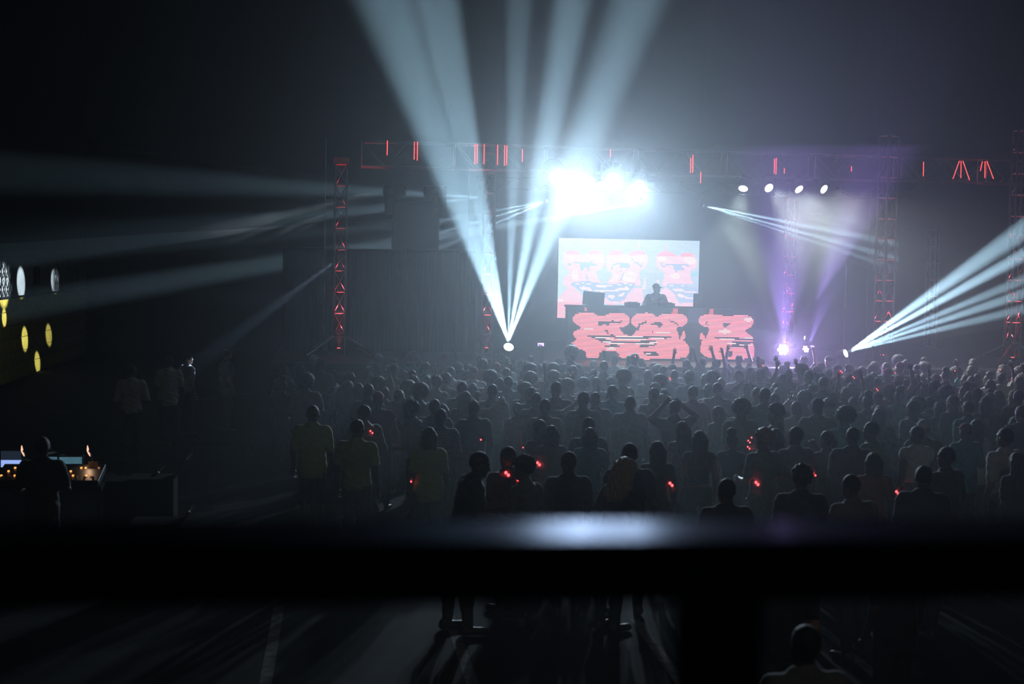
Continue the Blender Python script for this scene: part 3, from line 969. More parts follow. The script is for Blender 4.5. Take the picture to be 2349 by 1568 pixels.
# C, D: violet floor lamps
C0 = P(1791, 803, 32.0)
C = moving_head('violet_floor_lamp', C0, Vector((0.0, -1, 0.15)), 0.46, 'brightest violet floor lamp glowing beside the red booth screen', M_LENSV)
beam_lamp(C, C0 + Vector((0, -0.25, 0.05)), 31.7, (1790, 500), 50, 6e3, VIOLET, [(1788, 500, 40, 1.0, 0.9)], 0.6, 0.0, 0.1, 0.5)
spot(C, C0 + Vector((0, -0.25, 0.05)), C0 + Vector((0.1, -5, 0.4)), 120, 800, (0.6, 0.4, 1.0), 0.9, 0.08)
D0 = P(1843, 804, 32.0)
D = moving_head('violet_floor_lamp', D0, Vector((0.3, -1, 0.5)), 0.3, 'smaller violet floor lamp beside the brightest violet one', M_LENSV)
beam_lamp(D, D0 + Vector((0.05, -0.2, 0.1)), 31.7, (1906, 580), 34, 8e3, VIOLET, [(1910, 580, 27, 1.0, 0.9)], 0.6, 0.0, 0.1, 0.5)
# E: small lamps throwing thin level beams across the booth
E0 = P(1850, 775, 32.6)
E = moving_head('small_beam_lamp', E0, P(1720, 760, 32.6) - E0, 0.14, 'tiny lamp on a short stand throwing thin beams over the red booth screen', M_LENS)
MB().tube((0, 0, -0.3), (0, 0, -0.12), 0.015).build('stand', M_BLACK, E)
beam_lamp(E, E0, 32.4, (1700, 763), 14, 45e3, COOL, [(1700, 752, 2.0, 1, 0.8), (1700, 763, 1.6, 1, 0.8), (1700, 773, 1.4, 0.6, 0.8)], 0.4, 0, 0.07)
# F, G, H, I: small lamps on the deeper truss
F0 = P(1258, 460, 37.0)
F = moving_head('small_beam_lamp', F0, P(1000, 510, 36.8) - F0, 0.15, 'tiny bright lamp under the deeper truss nearest the floor fan', M_LENS, False)
beam_lamp(F, F0, 36.9, (1008, 535), 26, 200e3, COOL, [(1009, 507, 2.6, 0.8, 0.8), (1008, 534, 2.6, 1.0, 0.8), (1008, 568, 3.2, 0.6, 0.8)], 0.8, 0, 0.08)
G0 = P(1475, 465, 37.0)
Gl = moving_head('small_beam_lamp', G0, P(1000, 540, 36.8) - G0, 0.15, 'tiny bright lamp under the deeper truss below the fourth white lamp', M_LENS, False)
beam_lamp(Gl, G0, 37.2, (950, 535), 22, 95e3, COOL, [(1000, 508, 2.2, 0.4, 0.8), (898, 560, 3.6, 1.0, 0.7), (1100, 478, 1.8, 0.2, 0.8)], 0.0, 0, 0.08)
H0 = P(1400, 463, 37.3)
Hl = moving_head('small_beam_lamp', H0, P(600, 450, 36.8) - H0, 0.12, 'tiniest lamp under the deeper truss below the third white lamp', M_LENS, False)
K0 = P(1112, 452, 37.3)  # K: assumed lamp, added as the source of the level beams
Kl = moving_head('small_beam_lamp', K0, Vector((-1, 0.1, 0)), 0.15, 'assumed dark-lensed lamp at the open end of the deeper truss behind the floor beams', M_LENS_DARK, False)
beam_lamp(Kl, K0, 37.6, (600, 468), 30, 22e3, COOL, [(600, 426, 7.0, 1.0, 0.9), (600, 508, 6.4, 0.9, 0.9)], 0.0, 0, 0.08)
I0 = P(1610, 470, 37.0)
Il = moving_head('small_beam_lamp', I0, P(1800, 530, 36.8) - I0, 0.15, 'tiny lamp over the video wall corner throwing faint beams to the stage end', M_LENS, False)
beam_lamp(Il, I0, 36.9, (1890, 548), 18, 350e3, COOL, [(1890, 530, 3.0, 0.8, 0.8), (1890, 552, 2.4, 1.0, 0.8), (1890, 568, 2.0, 0.6, 0.8)], 0.6, 0, 0.08)
haze('haze', 'hazy white light beams fanning upward from the blazing floor lamp', A0, (735, -60), (1560, -60), 31.6, 0.022, 14, 0.8)
haze('haze', 'hazy white light beams slanting toward the end tower', B0, (2345, 470), (2345, 735), 31.6, 0.07, 7, 0.8)
haze('haze', 'violet lit haze rising over the violet floor lamps', C0, (1590, 345), (2060, 345), 31.7, 0.05, 30, 0.6)
haze('haze', 'faint hazy beam slanting through the stage wing behind the loudspeaker tower', G0, (-25, 760), (-25, 560), 37.2, 0.05, 6, 0.0)
haze('haze', 'two faint level hazy beams crossing the dark stage wing', K0, (-20, 300), (-20, 620), 37.6, 0.03, 9, 0.0)
haze('haze', 'short hazy beams from the lamp nearest the floor fan', F0, (900, 480), (900, 650), 36.9, 0.06, 7, 0.8)
haze('haze', 'thin hazy beams crossing before the red booth screen', E0, (1640, 738), (1640, 792), 32.4, 0.06, 5, 0.4, (0.93, 0.97, 1.0), 0.06)
haze('haze', 'faint hazy beams slanting down behind the tall lattice tower', I0, (2030, 530), (2030, 640), 36.9, 0.05, 8, 0.6)
# four blinding white lamps under the front truss
bl = [(1275, 407, 0.50, 'first blinding white lamp from the floor fan under the front truss', 1.3), (1340, 421, 0.46, 'second blinding white lamp from the floor fan under the front truss', 1.0),
      (1405, 411, 0.50, 'third blinding white lamp from the floor fan under the front truss', 1.3), (1467, 424, 0.36, 'smaller fourth blinding white lamp over the video wall', 0.6)]
for px, py, s, lab, wt in bl:
    p = P(px, py, 33.72)
    u = par_can('blinder_lamp', p, CAM + Vector((2, 0, -2)) - p, s, lab, M_LENS, hang=TZ + 0.02)
    up = wt > 1.2
    d = (Vector((3.0, 10, 5.6) if up else (3.4, 17, -0.4)) - p).normalized()
    spot(u, p + d * 0.17, p + d * 10, 66 if up else 60, (760 if up else 3100) * wt, (0.62, 0.82, 1.0), 1.0, 0.16)
# right-hand bank of lamps pointing down over the stage end, with their barn-door flags
bank = [(1705, 431, (-0.3, -0.55, -0.8), 'first', (0.80, 0.95, 0.90)), (1763, 430, (0.25, -0.8, -0.5), 'second', (0.85, 0.95, 0.90)), (1832, 433, (0.4, -0.75, -0.7), 'third', (0.82, 0.92, 1.0)), (1889, 433, (0.5, -0.8, -0.5), 'fourth', (1.0, 0.92, 0.90))]
for px, py, d, nth, cc in bank:
    p = P(px, py, 33.72)
    u = par_can('bank_lamp', p, d, 0.33, nth + ' white lamp of the row above the purple floor lamps', M_LENS, hang=TZ + 0.02)
    dd = Vector(d).normalized()
    spot(u, p + dd * 0.12, p + dd * 8, 60, 1500, cc, 0.9, 0.1)
for px, py, nth in ((1740, 431, 'first'), (1812, 432, 'second'), (1870, 433, 'third'), (1928, 434, 'fourth')):
    p = P(px, py, 33.75)
    u = empty('barn_door', p, 0.0, nth + ' bare metal flag hanging between the row lamps above the purple lamps', 'lamp flag')
    MB().add([(-0.03, 0, -0.16), (0.03, 0.02, -0.14), (0.05, 0.02, 0.02), (0.0, 0, 0.17), (-0.04, 0, 0.0), (-0.03, 0.02, -0.16), (0.03, 0.04, -0.14), (0.05, 0.04, 0.02), (0.0, 0.02, 0.17), (-0.04, 0.02, 0.0)],
             [(0, 1, 2, 3, 4), (9, 8, 7, 6, 5), (0, 5, 6, 1), (1, 6, 7, 2), (2, 7, 8, 3), (3, 8, 9, 4), (4, 9, 5, 0)]).build('flag', M_ALU, u)
    MB().tube((0, 0.01, 0.15), (0, 0.01, 0.34), 0.008).build('hanger', M_BLACK, u)
# coil of cable and sparkles at the truss
cc = P(1918, 372, TY - 0.27)
m = MB()
rr = random.Random(3)
pts = []
for i in range(70):
    t = i * 0.55
    pts.append(cc + Vector((0.11 * math.cos(t) + rr.uniform(-.03, .03), 0.05 * math.sin(t * 1.3), 0.22 * math.sin(i * 0.21) + rr.uniform(-.03, .03))))
m.path(pts, 0.008, 5)
tag(m.build('cable_coil', mat('shiny_cable', (0.5, 0.5, 0.55), 0.2, 0.9)), 'tangled coil of shiny cable hung on the box truss', 'cable')

# ------------------------------------------------------------------ people: smooth solid bodies grown from tapered limbs
class Field:
    """blend of tapered limbs and ellipsoids, meshed as one closed surface"""

    def __init__(self):
        self.p = []

    def cone(self, a, b, ra, rb, k=0.03):
        self.p.append(('c', np.array(a, float), np.array(b, float), ra, rb, k))
        return self

    def ell(self, c, r, k=0.03):
        self.p.append(('e', np.array(c, float), np.array(r, float), 0, 0, k))
        return self

    def grow(self, t):
        g = Field()
        for q in self.p:
            g.p.append((q[0], q[1], q[2] + t if q[0] == 'e' else q[2], q[3] + t, q[4] + t, q[5]))
        return g

    def bounds(self):
        lo, hi = np.full(3, 9.0), np.full(3, -9.0)
        for t, a, b, ra, rb, k in self.p:
            if t == 'c':
                lo = np.minimum(lo, np.minimum(a - ra, b - rb))
                hi = np.maximum(hi, np.maximum(a + ra, b + rb))
            else:
                lo, hi = np.minimum(lo, a - b), np.maximum(hi, a + b)
        return lo, hi

    def eval(self, X, Y, Z):
        d = None
        for t, a, b, ra, rb, k in self.p:
            if t == 'c':
                ab = b - a
                L = float(ab @ ab) + 1e-12
                u = np.clip(((X - a[0]) * ab[0] + (Y - a[1]) * ab[1] + (Z - a[2]) * ab[2]) / L, 0, 1)
                q = np.sqrt((X - a[0] - u * ab[0]) ** 2 + (Y - a[1] - u * ab[1]) ** 2 + (Z - a[2] - u * ab[2]) ** 2) - (ra + (rb - ra) * u)
            else:
                e = np.sqrt(((X - a[0]) / b[0]) ** 2 + ((Y - a[1]) / b[1]) ** 2 + ((Z - a[2]) / b[2]) ** 2)
                e2 = np.sqrt(((X - a[0]) / b[0] ** 2) ** 2 + ((Y - a[1]) / b[1] ** 2) ** 2 + ((Z - a[2]) / b[2] ** 2) ** 2)
                q = e * (e - 1) / np.maximum(e2, 1e-6)
            if d is None:
                d = q
            else:
                h = np.clip(0.5 + 0.5 * (d - q) / k, 0, 1)
                d = d * (1 - h) + q * h - k * h * (1 - h)
        return d


def nets(fld, h, post=None):
    """surface of a field on a grid of pitch h (surface nets)"""
    lo, hi = fld.bounds()
    lo, hi = lo - 3 * h, hi + 3 * h
    n = np.ceil((hi - lo) / h).astype(int) + 1
    ax = [lo[i] + h * np.arange(n[i]) for i in range(3)]
    X, Y, Z = np.meshgrid(*ax, indexing='ij', sparse=True)
    F = fld.eval(X, Y, Z)
    if post is not None:
        F = post(F, X, Y, Z)
    F = np.asarray(F, float)
    s = F < 0
    c = [s[i:n[0] - 1 + i, j:n[1] - 1 + j, k:n[2] - 1 + k] for i in (0, 1) for j in (0, 1) for k in (0, 1)]
    tot = sum(q.astype(np.int8) for q in c)
    act = (tot > 0) & (tot < 8)
    idx = np.full(act.shape, -1, int)
    I = np.argwhere(act)
    idx[act] = np.arange(len(I))
    acc, cnt = np.zeros((len(I), 3)), np.zeros(len(I))
    for axis in range(3):
        for o1 in (0, 1):
            for o2 in (0, 1):
                off = np.zeros(3, int)
                oth = [q for q in range(3) if q != axis]
                off[oth[0]], off[oth[1]] = o1, o2
                A = I + off
                B = A.copy()
                B[:, axis] += 1
                fa, fb = F[A[:, 0], A[:, 1], A[:, 2]], F[B[:, 0], B[:, 1], B[:, 2]]
                m = (fa < 0) != (fb < 0)
                t = np.where(m, fa / np.where(m, fa - fb, 1), 0)
                p = A.astype(float)
                p[:, axis] += t
                acc[m] += p[m]
                cnt[m] += 1
    V = lo + h * acc / cnt[:, None]
    quads = []
    for axis in range(3):
        sl = [slice(1, n[q] - 1) for q in range(3)]
        sa, sb = list(sl), list(sl)
        sa[axis], sb[axis] = slice(0, n[axis] - 1), slice(1, n[axis])
        a, b = s[tuple(sa)], s[tuple(sb)]
        E = np.argwhere(a != b)
        inside = a[tuple(E.T)]
        o = [q for q in range(3) if q != axis]
        E = E.copy()
        for q in o:
            E[:, q] += 1
        u, w = np.zeros(3, int), np.zeros(3, int)
        u[o[0]], w[o[1]] = 1, 1
        q4 = np.stack([idx[tuple((E - u - w).T)], idx[tuple((E - w).T)], idx[tuple(E.T)], idx[tuple((E - u).T)]], 1)
        fl = inside if axis != 1 else ~inside
        q4 = np.where(fl[:, None], q4, q4[:, ::-1])
        quads.append(q4)
    return V, np.concatenate(quads)


def warp(V, lean=0.0, turn=0.0, nod=0.0, twist=0.0):
    """bend at the hips, twist the trunk, turn and nod the head"""
    V = V.copy()

    def ss(z, a, b):
        t = np.clip((z - a) / (b - a), 0, 1)
        return t * t * (3 - 2 * t)
    z0 = V[:, 2].copy()
    if turn or nod:
        inner = np.hypot(V[:, 0], V[:, 1]) < 0.2
        w = ss(z0, 1.50, 1.58) * inner
        x, y = V[:, 0].copy(), V[:, 1].copy()
        c, s = np.cos(turn * w), np.sin(turn * w)
        V[:, 0], V[:, 1] = x * c - y * s, x * s + y * c
        y, z = V[:, 1].copy(), V[:, 2] - 1.52
        c, s = np.cos(-nod * w), np.sin(-nod * w)
        V[:, 1], V[:, 2] = y * c - z * s, y * s + z * c + 1.52
    if twist:
        w = ss(z0, 0.95, 1.35)
        x, y = V[:, 0].copy(), V[:, 1].copy()
        c, s = np.cos(twist * w), np.sin(twist * w)
        V[:, 0], V[:, 1] = x * c - y * s, x * s + y * c
    if lean:
        w = ss(z0, 0.85, 1.2)
        y, z = V[:, 1].copy(), V[:, 2] - 0.95
        c, s = np.cos(-lean * w), np.sin(-lean * w)
        V[:, 1], V[:, 2] = y * c - z * s, y * s + z * c + 0.95
    return V


DOWN = ((0.245, -0.035, 1.145), (0.255, 0.05, 0.90))
POSES = {   # (right elbow, wrist), (left elbow, wrist); left given with positive x
    'down': (DOWN, DOWN),
    'dance': (((0.27, -0.02, 1.17), (0.20, 0.20, 1.27)), ((0.275, 0.0, 1.16), (0.17, 0.21, 1.16))),
    'one up': (((0.29, 0.05, 1.60), (0.25, 0.10, 1.86)), DOWN),
    'both up': (((0.28, 0.05, 1.62), (0.20, 0.08, 1.89)), ((0.30, 0.04, 1.60), (0.24, 0.10, 1.86))),
    'on head': (((0.35, 0.0, 1.53), (0.12, 0.06, 1.70)), ((0.36, 0.02, 1.50), (0.14, 0.02, 1.72))),
    'phone': (((0.23, 0.16, 1.24), (0.10, 0.30, 1.50)), ((0.25, 0.0, 1.15), (0.16, 0.20, 1.16))),
    'point': (((0.38, 0.14, 1.46), (0.52, 0.36, 1.58)), DOWN),
    'reach': (((0.205, 0.10, 1.17), (0.14, 0.36, 1.22)), ((0.21, 0.13, 1.20), (0.10, 0.42, 1.30))),
    'decks': (((0.30, 0.02, 1.17), (0.20, 0.24, 1.06)), ((0.30, 0.02, 1.17), (0.20, 0.24, 1.06))),
    'folded': (((0.27, 0.0, 1.15), (0.08, 0.17, 1.18)), ((0.27, 0.0, 1.16), (0.06, 0.18, 1.14))),
}


def limbs(sex):
    f = sex == 'f'
    return (0.163 if f else 0.187), (0.9 if f else 1.0)


def trunk(F, sex):
    f = sex == 'f'
    F.ell((0, -0.005, 0.97), (0.178 if f else 0.168, 0.125 if f else 0.115, 0.125))
    F.ell((0, 0.0, 1.12), (0.125 if f else 0.15, 0.095 if f else 0.108, 0.17), 0.05)
    F.ell((0, 0.0, 1.31), (0.155 if f else 0.18, 0.105 if f else 0.12, 0.17), 0.05)
    w = 0.13 if f else 0.155
    F.cone((-w, -0.012, 1.425), (w, -0.012, 1.425), 0.052 if f else 0.062, 0.052 if f else 0.062, 0.05)
    F.cone((0, -0.025, 1.40), (0, -0.012, 1.50), 0.08, 0.052, 0.05)
    if f:
        for sg in (-1, 1):
            F.ell((sg * 0.072, 0.088, 1.285), (0.062, 0.055, 0.062), 0.03)
    return F


def arm(F, sex, pose, side, upto=1.0, pad=0.0):
    sx, th = limbs(sex)
    e, w = POSES[pose][0 if side > 0 else 1]
    k = sx / 0.187
    sh = np.array((side * sx, -0.012, 1.415))
    e = np.array((side * (e[0] - 0.187 + sx) if e[0] > 0.15 else side * e[0], e[1], e[2]))
    w = np.array((side * w[0] * (0.5 + 0.5 * k), w[1], w[2]))
    if upto <= 1.0:
        F.cone(sh, sh + (e - sh) * upto, 0.058 * th + pad, (0.058 - 0.016 * upto) * th + pad, 0.04)
    else:
        F.cone(sh, e, 0.058 * th + pad, 0.042 * th + pad, 0.04)
        F.cone(e, e + (w - e) * (upto - 1), 0.043 * th + pad, (0.043 - 0.016 * (upto - 1)) * th + pad, 0.02)
    return sh, e, w


def legs(F, stance, pad=0.0, feet=True, sex='m'):
    for sg in (-1, 1):
        wd = (0.10, 0.13)[stance]
        fy = (0.0, 0.07 * sg)[stance]
        hip, kn, an = (sg * 0.088, 0, 0.93), (sg * wd * 0.97, 0.015 + fy * 0.6, 0.50), (sg * wd, -0.015 + fy, 0.10)
        F.cone(hip, kn, 0.089 + pad, 0.055 + pad, 0.04)
        F.cone(kn, (sg * wd, -0.02 + fy * 0.8, 0.36), 0.054 + pad, 0.057 + pad, 0.03)
        F.cone((sg * wd, -0.02 + fy * 0.8, 0.36), an, 0.057 + pad, 0.036 + pad, 0.03)
        if feet:
            F.cone((sg * wd, -0.045 + fy, 0.045), (sg * (wd + 0.025), 0.15 + fy, 0.035), 0.036, 0.03, 0.03)


def hand(mb, w, e, side, curl=0.5, spread=1.0, up=None):
    """five separate tapered fingers rooted in the palm; thumb from the side of the palm"""
    w, e = Vector(w), Vector(e)
    d = (w - e).normalized()
    up = Vector(up) if up is not None else Vector((0, 1, 0))
    n = (up - d * up.dot(d))
    n = n.normalized() if n.length > 0.1 else Vector((1, 0, 0))
    t = d.cross(n) * (1 if side > 0 else -1)
    base = w + d * 0.075
    for i, ln in enumerate((0.066, 0.076, 0.072, 0.056)):
        o = (i - 1.5) * 0.0195
        q = base + t * -o - d * 0.02
        a = d + t * (-o * 2.0 * spread)
        c = curl * (1 + 0.12 * i)
        p1 = q + a.normalized() * (0.02 + ln * 0.45)
        b = (a.normalized() * math.cos(c) + n * math.sin(c))
        p2 = p1 + b * ln * 0.33
        b2 = (a.normalized() * math.cos(c * 1.9) + n * math.sin(c * 1.9))
        p3 = p2 + b2 * ln * 0.27
        mb.path([q, p1, p2, p3], [0.0095, 0.009, 0.008, 0.0062], 6)
    q = w + d * 0.03 + t * 0.018
    p1 = q + (d * 0.5 + t * 0.75 + n * 0.3).normalized() * 0.045
    p2 = p1 + (d * 0.85 + t * 0.35 + n * 0.35).normalized() * 0.032
    mb.path([q, p1, p2], [0.012, 0.0105, 0.008], 6)
    return w + d * 0.045, n, t


def raw_mesh(name, V, Q, extra=None, m=None):
    mb = MB()
    mb.v = [tuple(p) for p in V]
    mb.f = [tuple(int(i) for i in q) for q in Q]
    if extra is not None:
        mb.add(extra.v, extra.f)
    return mb.mesh(name, m, True)


MESH = {}


def body_mesh(sex, pose, stance=0, h=0.017, wp=(0, 0, 0, 0), detail=False):
    key = ('b', sex, pose, stance, h, wp)
    if key in MESH:
        return MESH[key]
    F = Field()
    trunk(F, sex)
    F.cone((0, -0.014, 1.46), (0, 0.014, 1.58), 0.05 if sex == 'f' else 0.057, 0.05 if sex == 'f' else 0.054, 0.03)
    F.ell((0, 0.0, 1.662), (0.076, 0.096, 0.097), 0.03)
    F.ell((0, 0.037, 1.598), (0.057, 0.064, 0.072), 0.03)
    F.cone((0, 0.096, 1.648), (0, 0.114, 1.615), 0.010, 0.014, 0.012)
    F.ell((0, 0.092, 1.578), (0.024, 0.014, 0.010), 0.008)
    F.ell((0, 0.083, 1.545), (0.024, 0.020, 0.018), 0.015)
    F.ell((0, 0.080, 1.672), (0.055, 0.018, 0.012), 0.015)
    for sg in (-1, 1):
        F.ell((sg * 0.079, -0.002, 1.632), (0.010, 0.020, 0.031), 0.008)
    legs(F, stance, sex=sex)
    ex = MB()
    for sg in (-1, 1):
        sh, e, w = arm(F, sex, pose, sg, 2.0)
        curl = 0.35 if pose in ('both up', 'one up', 'point', 'reach') else 0.8
        up = (0, 1, 0) if pose not in ('down', 'reach') else (-sg, 0, 0) if pose == 'down' else (0, 0, -1)
        pc, n, t = hand(ex, w, e, sg, curl, 1.0, up)
        d = (Vector(w) - Vector(e)).normalized()
        for o in (-0.022, 0.0, 0.022):
            a, b = Vector(w) + t * o * 0.7, Vector(w) + d * 0.082 + t * o
            F.cone(a, b, 0.017, 0.0145, 0.012)
    V, Q = nets(F, h)
    ex.v = [tuple(p) for p in warp(np.array(ex.v), *wp)]
    me = raw_mesh('person', warp(V, *wp), Q, ex)
    MESH[key] = me
    return me


def shirt_mesh(sex, pose, kind='tee', h=0.017, wp=(0, 0, 0, 0)):
    key = ('s', sex, pose, kind, h, wp)
    if key in MESH:
        return MESH[key]
    F = trunk(Field(), sex)
    ln = {'tee': 0.62, 'long': 1.9, 'vest': 0.12, 'loose': 0.75}[kind]
    F = F.grow(0.024 if kind == 'loose' else 0.020)
    for sg in (-1, 1):
        arm(F, sex, pose, sg, ln, 0.018 if kind in ('loose', 'tee') else 0.012)
    if kind == 'loose':
        F.cone((0, 0, 1.2), (0, -0.005, 0.86), 0.15, 0.165, 0.06)
    hem = {'vest': 1.06, 'loose': 0.80}.get(kind, 0.90)

    def post(f, X, Y, Z):
        f = f + 0.004 * np.sin(X * 38 + Z * 22) * np.sin(Y * 31 + Z * 13) + 0.003 * np.sin(Z * 70 + X * 25)
        f = np.maximum(f, hem + 0.012 * np.sin(X * 9 + 1) - Z)
        neck = np.sqrt(X ** 2 + (Y - 0.02) ** 2 + (np.maximum(1.465 - Z, 0) * 1.2) ** 2) - 0.062
        return np.maximum(f, np.maximum(-neck, -9) if kind != 'vest' else -(neck - 0.02))
    V, Q = nets(F, h, post)
    me = raw_mesh('shirt', warp(V, *wp), Q)
    MESH[key] = me
    return me


def trouser_mesh(sex, stance=0, kind='long', h=0.018, wp=(0, 0, 0, 0)):
    key = ('t', sex, stance, kind, h, wp)
    if key in MESH:
        return MESH[key]
    F = Field()
    F.ell((0, -0.005, 0.965), (0.186 if sex == 'f' else 0.178, 0.133 if sex == 'f' else 0.125, 0.13))
    legs(F, stance, 0.014, False, sex)
    low = 0.075 if kind == 'long' else 0.46

    def post(f, X, Y, Z):
        f = f + 0.004 * np.sin(Z * 46 + X * 18) * np.sin(Y * 25 + Z * 20)
        return np.maximum(np.maximum(f, low - Z), Z - 1.04)
    V, Q = nets(F, h, post)
    me = raw_mesh('trousers', warp(V, *wp), Q)
    MESH[key] = me
    return me


def hair_mesh(kind, h=0.012, wp=(0, 0, 0, 0)):
    key = ('h', kind, h, wp)
    if key in MESH:
        return MESH[key]
    F = Field()
    amp, fr = 0.0025, 90
    slope, zc = 0.62, 1.645
    if kind in ('short', 'puff', 'tail', 'long', 'straight', 'bob'):
        F.ell((0, -0.010, 1.672), (0.086, 0.104, 0.102))
    if kind == 'crop':
        F.ell((0, -0.008, 1.668), (0.081, 0.100, 0.099))
        amp = 0.001
    if kind == 'puff':
        F.ell((0, -0.045, 1.795), (0.075, 0.075, 0.065), 0.02)
        amp, fr = 0.005, 130
    if kind == 'tail':
        F.cone((0, -0.10, 1.70), (0, -0.15, 1.62), 0.03, 0.034, 0.02)
        F.cone((0, -0.15, 1.62), (0, -0.13, 1.40), 0.034, 0.015, 0.02)
    if kind in ('long', 'straight', 'bob'):
        zb = {'long': 1.33, 'straight': 1.28, 'bob': 1.48}[kind]
        for x in (-0.06, -0.03, 0, 0.03, 0.06):
            F.cone((x, -0.055, 1.64), (x * (1.5 if kind == 'long' else 1.15), -0.10 if zb < 1.45 else -0.075, zb + abs(x) * 0.5), 0.046, 0.026, 0.03)
        for sg in (-1, 1):
            F.cone((sg * 0.074, -0.01, 1.66), (sg * 0.092, -0.03, zb + 0.06), 0.028, 0.02, 0.03)
        amp, fr = 0.004, 60
    if kind == 'afro':
        F.ell((0, -0.025, 1.70), (0.145, 0.145, 0.135))
        amp, fr, slope = 0.008, 95, 0.9
    if kind == 'curly':
        F.ell((0, -0.015, 1.69), (0.108, 0.120, 0.112))
        amp, fr = 0.010, 75
    if kind == 'mane':
        F.ell((0, -0.03, 1.68), (0.125, 0.13, 0.125))
        F.ell((0.03, -0.09, 1.55), (0.14, 0.09, 0.15), 0.05)
        F.ell((-0.02, -0.09, 1.42), (0.13, 0.075, 0.12), 0.05)
        amp, fr, slope = 0.012, 60, 0.9
    if kind in ('cap', 'back cap'):
        sg = 1 if kind == 'cap' else -1
        F.ell((0, -0.004, 1.674), (0.086, 0.106, 0.100))
        F.ell((0, sg * 0.125, 1.692), (0.070, 0.075, 0.012), 0.012)
        amp, slope, zc = 0.0, 0.12 * sg, 1.675

    def post(f, X, Y, Z):
        if amp:
            f = f + amp * np.sin(X * fr + 2) * np.sin(Y * fr * 1.1) * np.sin(Z * fr * 0.8 + X * 20) + amp * 0.5 * np.sin(X * fr * 2.1 + Z * 15)
        cut = (zc + slope * Y - Z) * 0.85
        if kind in ('long', 'straight', 'bob', 'tail', 'mane'):
            cut = np.where(Y < 0.0, np.minimum(cut, Y + 0.0), cut)
            cut = np.minimum(cut, np.where(np.abs(X) > 0.062, (Y - 0.03), 1.0))
        if kind == 'puff':
            cut = np.minimum(cut, 1.74 - Z)
        return np.maximum(f, cut)
    V, Q = nets(F, h, post)
    me = raw_mesh('hair', warp(V, *wp), Q)
    MESH[key] = me
    return me


def shoe_mesh(stance=0):
    if ('shoe', stance) in MESH:
        return MESH[('shoe', stance)]
    out = []
    for sg in (-1, 1):
        wd = (0.10, 0.13)[stance]
        fy = (0.0, 0.07 * sg)[stance]
        F = Field()
        F.cone((sg * wd, -0.05 + fy, 0.05), (sg * (wd + 0.025), 0.155 + fy, 0.04), 0.045, 0.04)
        F.cone((sg * wd, -0.05 + fy, 0.05), (sg * wd, -0.03 + fy, 0.11), 0.044, 0.046)
        V, Q = nets(F, 0.016, lambda f, X, Y, Z: np.maximum(np.maximum(f, 0.004 - Z), Z - 0.115))
        out.append(raw_mesh('shoe', V, Q))
    MESH[('shoe', stance)] = out
    return out


SKIN = [mat('skin_dark', (0.075, 0.042, 0.028), 0.5, 0, 0.1, 40), mat('skin_brown', (0.16, 0.09, 0.055), 0.5, 0, 0.1, 40), mat('skin_tan', (0.36, 0.22, 0.15), 0.5, 0, 0.08, 40)]
HAIRM = {'black': mat('black_hair', (0.010, 0.009, 0.009), 0.6, 0, 0.3, 60, bump=0.6), 'brown': mat('brown_hair', (0.05, 0.03, 0.018), 0.6, 0, 0.3, 60, bump=0.6),
         'blond': mat('blond_hair', (0.40, 0.29, 0.15), 0.4, 0, 0.35, 50, bump=0.7)}
TOPS = {n: mat(n.replace(' ', '_') + '_cloth', c, 0.85, 0, 0.12, 25) for n, c in {
    'black': (0.015, 0.015, 0.017), 'white': (0.62, 0.63, 0.65), 'grey': (0.16, 0.165, 0.18), 'navy': (0.02, 0.03, 0.075), 'teal': (0.03, 0.25, 0.27),
    'red': (0.26, 0.03, 0.035), 'olive': (0.10, 0.115, 0.04), 'yellow': (0.34, 0.40, 0.04), 'brown': (0.10, 0.06, 0.04), 'pale blue': (0.30, 0.40, 0.52), 'maroon': (0.10, 0.025, 0.035)}.items()}
JEANS = [mat('dark_denim', (0.02, 0.026, 0.045), 0.9, 0, 0.2, 30), mat('black_twill', (0.012, 0.012, 0.013), 0.9, 0, 0.2, 30), mat('grey_twill', (0.06, 0.06, 0.065), 0.9, 0, 0.2, 30)]
SHOEM = mat('shoe_leather', (0.05, 0.05, 0.05), 0.5)


def stripes_mat():
    m = mat('plaid_cloth', (0.3, 0.3, 0.32), 0.85, 0, 0.05, 20)
    t = m.node_tree
    b = t.nodes['Principled BSDF']
    tc = t.nodes.new('ShaderNodeTexCoord')
    ws = []
    for dr in ('X', 'Z'):
        w = t.nodes.new('ShaderNodeTexWave')
        w.bands_direction = dr
        w.inputs['Scale'].default_value = 9
        t.links.new(tc.outputs['Object'], w.inputs['Vector'])
        ws.append(w)
    mx = t.nodes.new('ShaderNodeMath')
    mx.operation = 'MULTIPLY'
    t.links.new(ws[0].outputs['Fac'], mx.inputs[0])
    t.links.new(ws[1].outputs['Fac'], mx.inputs[1])
    r = t.nodes.new('ShaderNodeValToRGB')
    r.color_ramp.elements[0].color = (0.03, 0.03, 0.05, 1)
    r.color_ramp.elements[1].color = (0.35, 0.36, 0.40, 1)
    t.links.new(mx.outputs[0], r.inputs['Fac'])
    t.links.new(r.outputs['Color'], b.inputs['Base Color'])
    return m


TOPS['plaid'] = stripes_mat()


def use(o, m):
    """give this copy its own material without copying the mesh"""
    if not o.data.materials:
        o.data.materials.append(m)
    o.material_slots[0].link = 'OBJECT'
    o.material_slots[0].material = m
    return o


for _m, _w, _r in [(m_, 0.28, 0.3) for m_ in TOPS.values()] + [(m_, 0.3, 0.3) for m_ in HAIRM.values()]:
    _b = _m.node_tree.nodes['Principled BSDF']
    _b.inputs['Sheen Weight'].default_value = _w
    _b.inputs['Sheen Roughness'].default_value = _r


PEOPLE = []


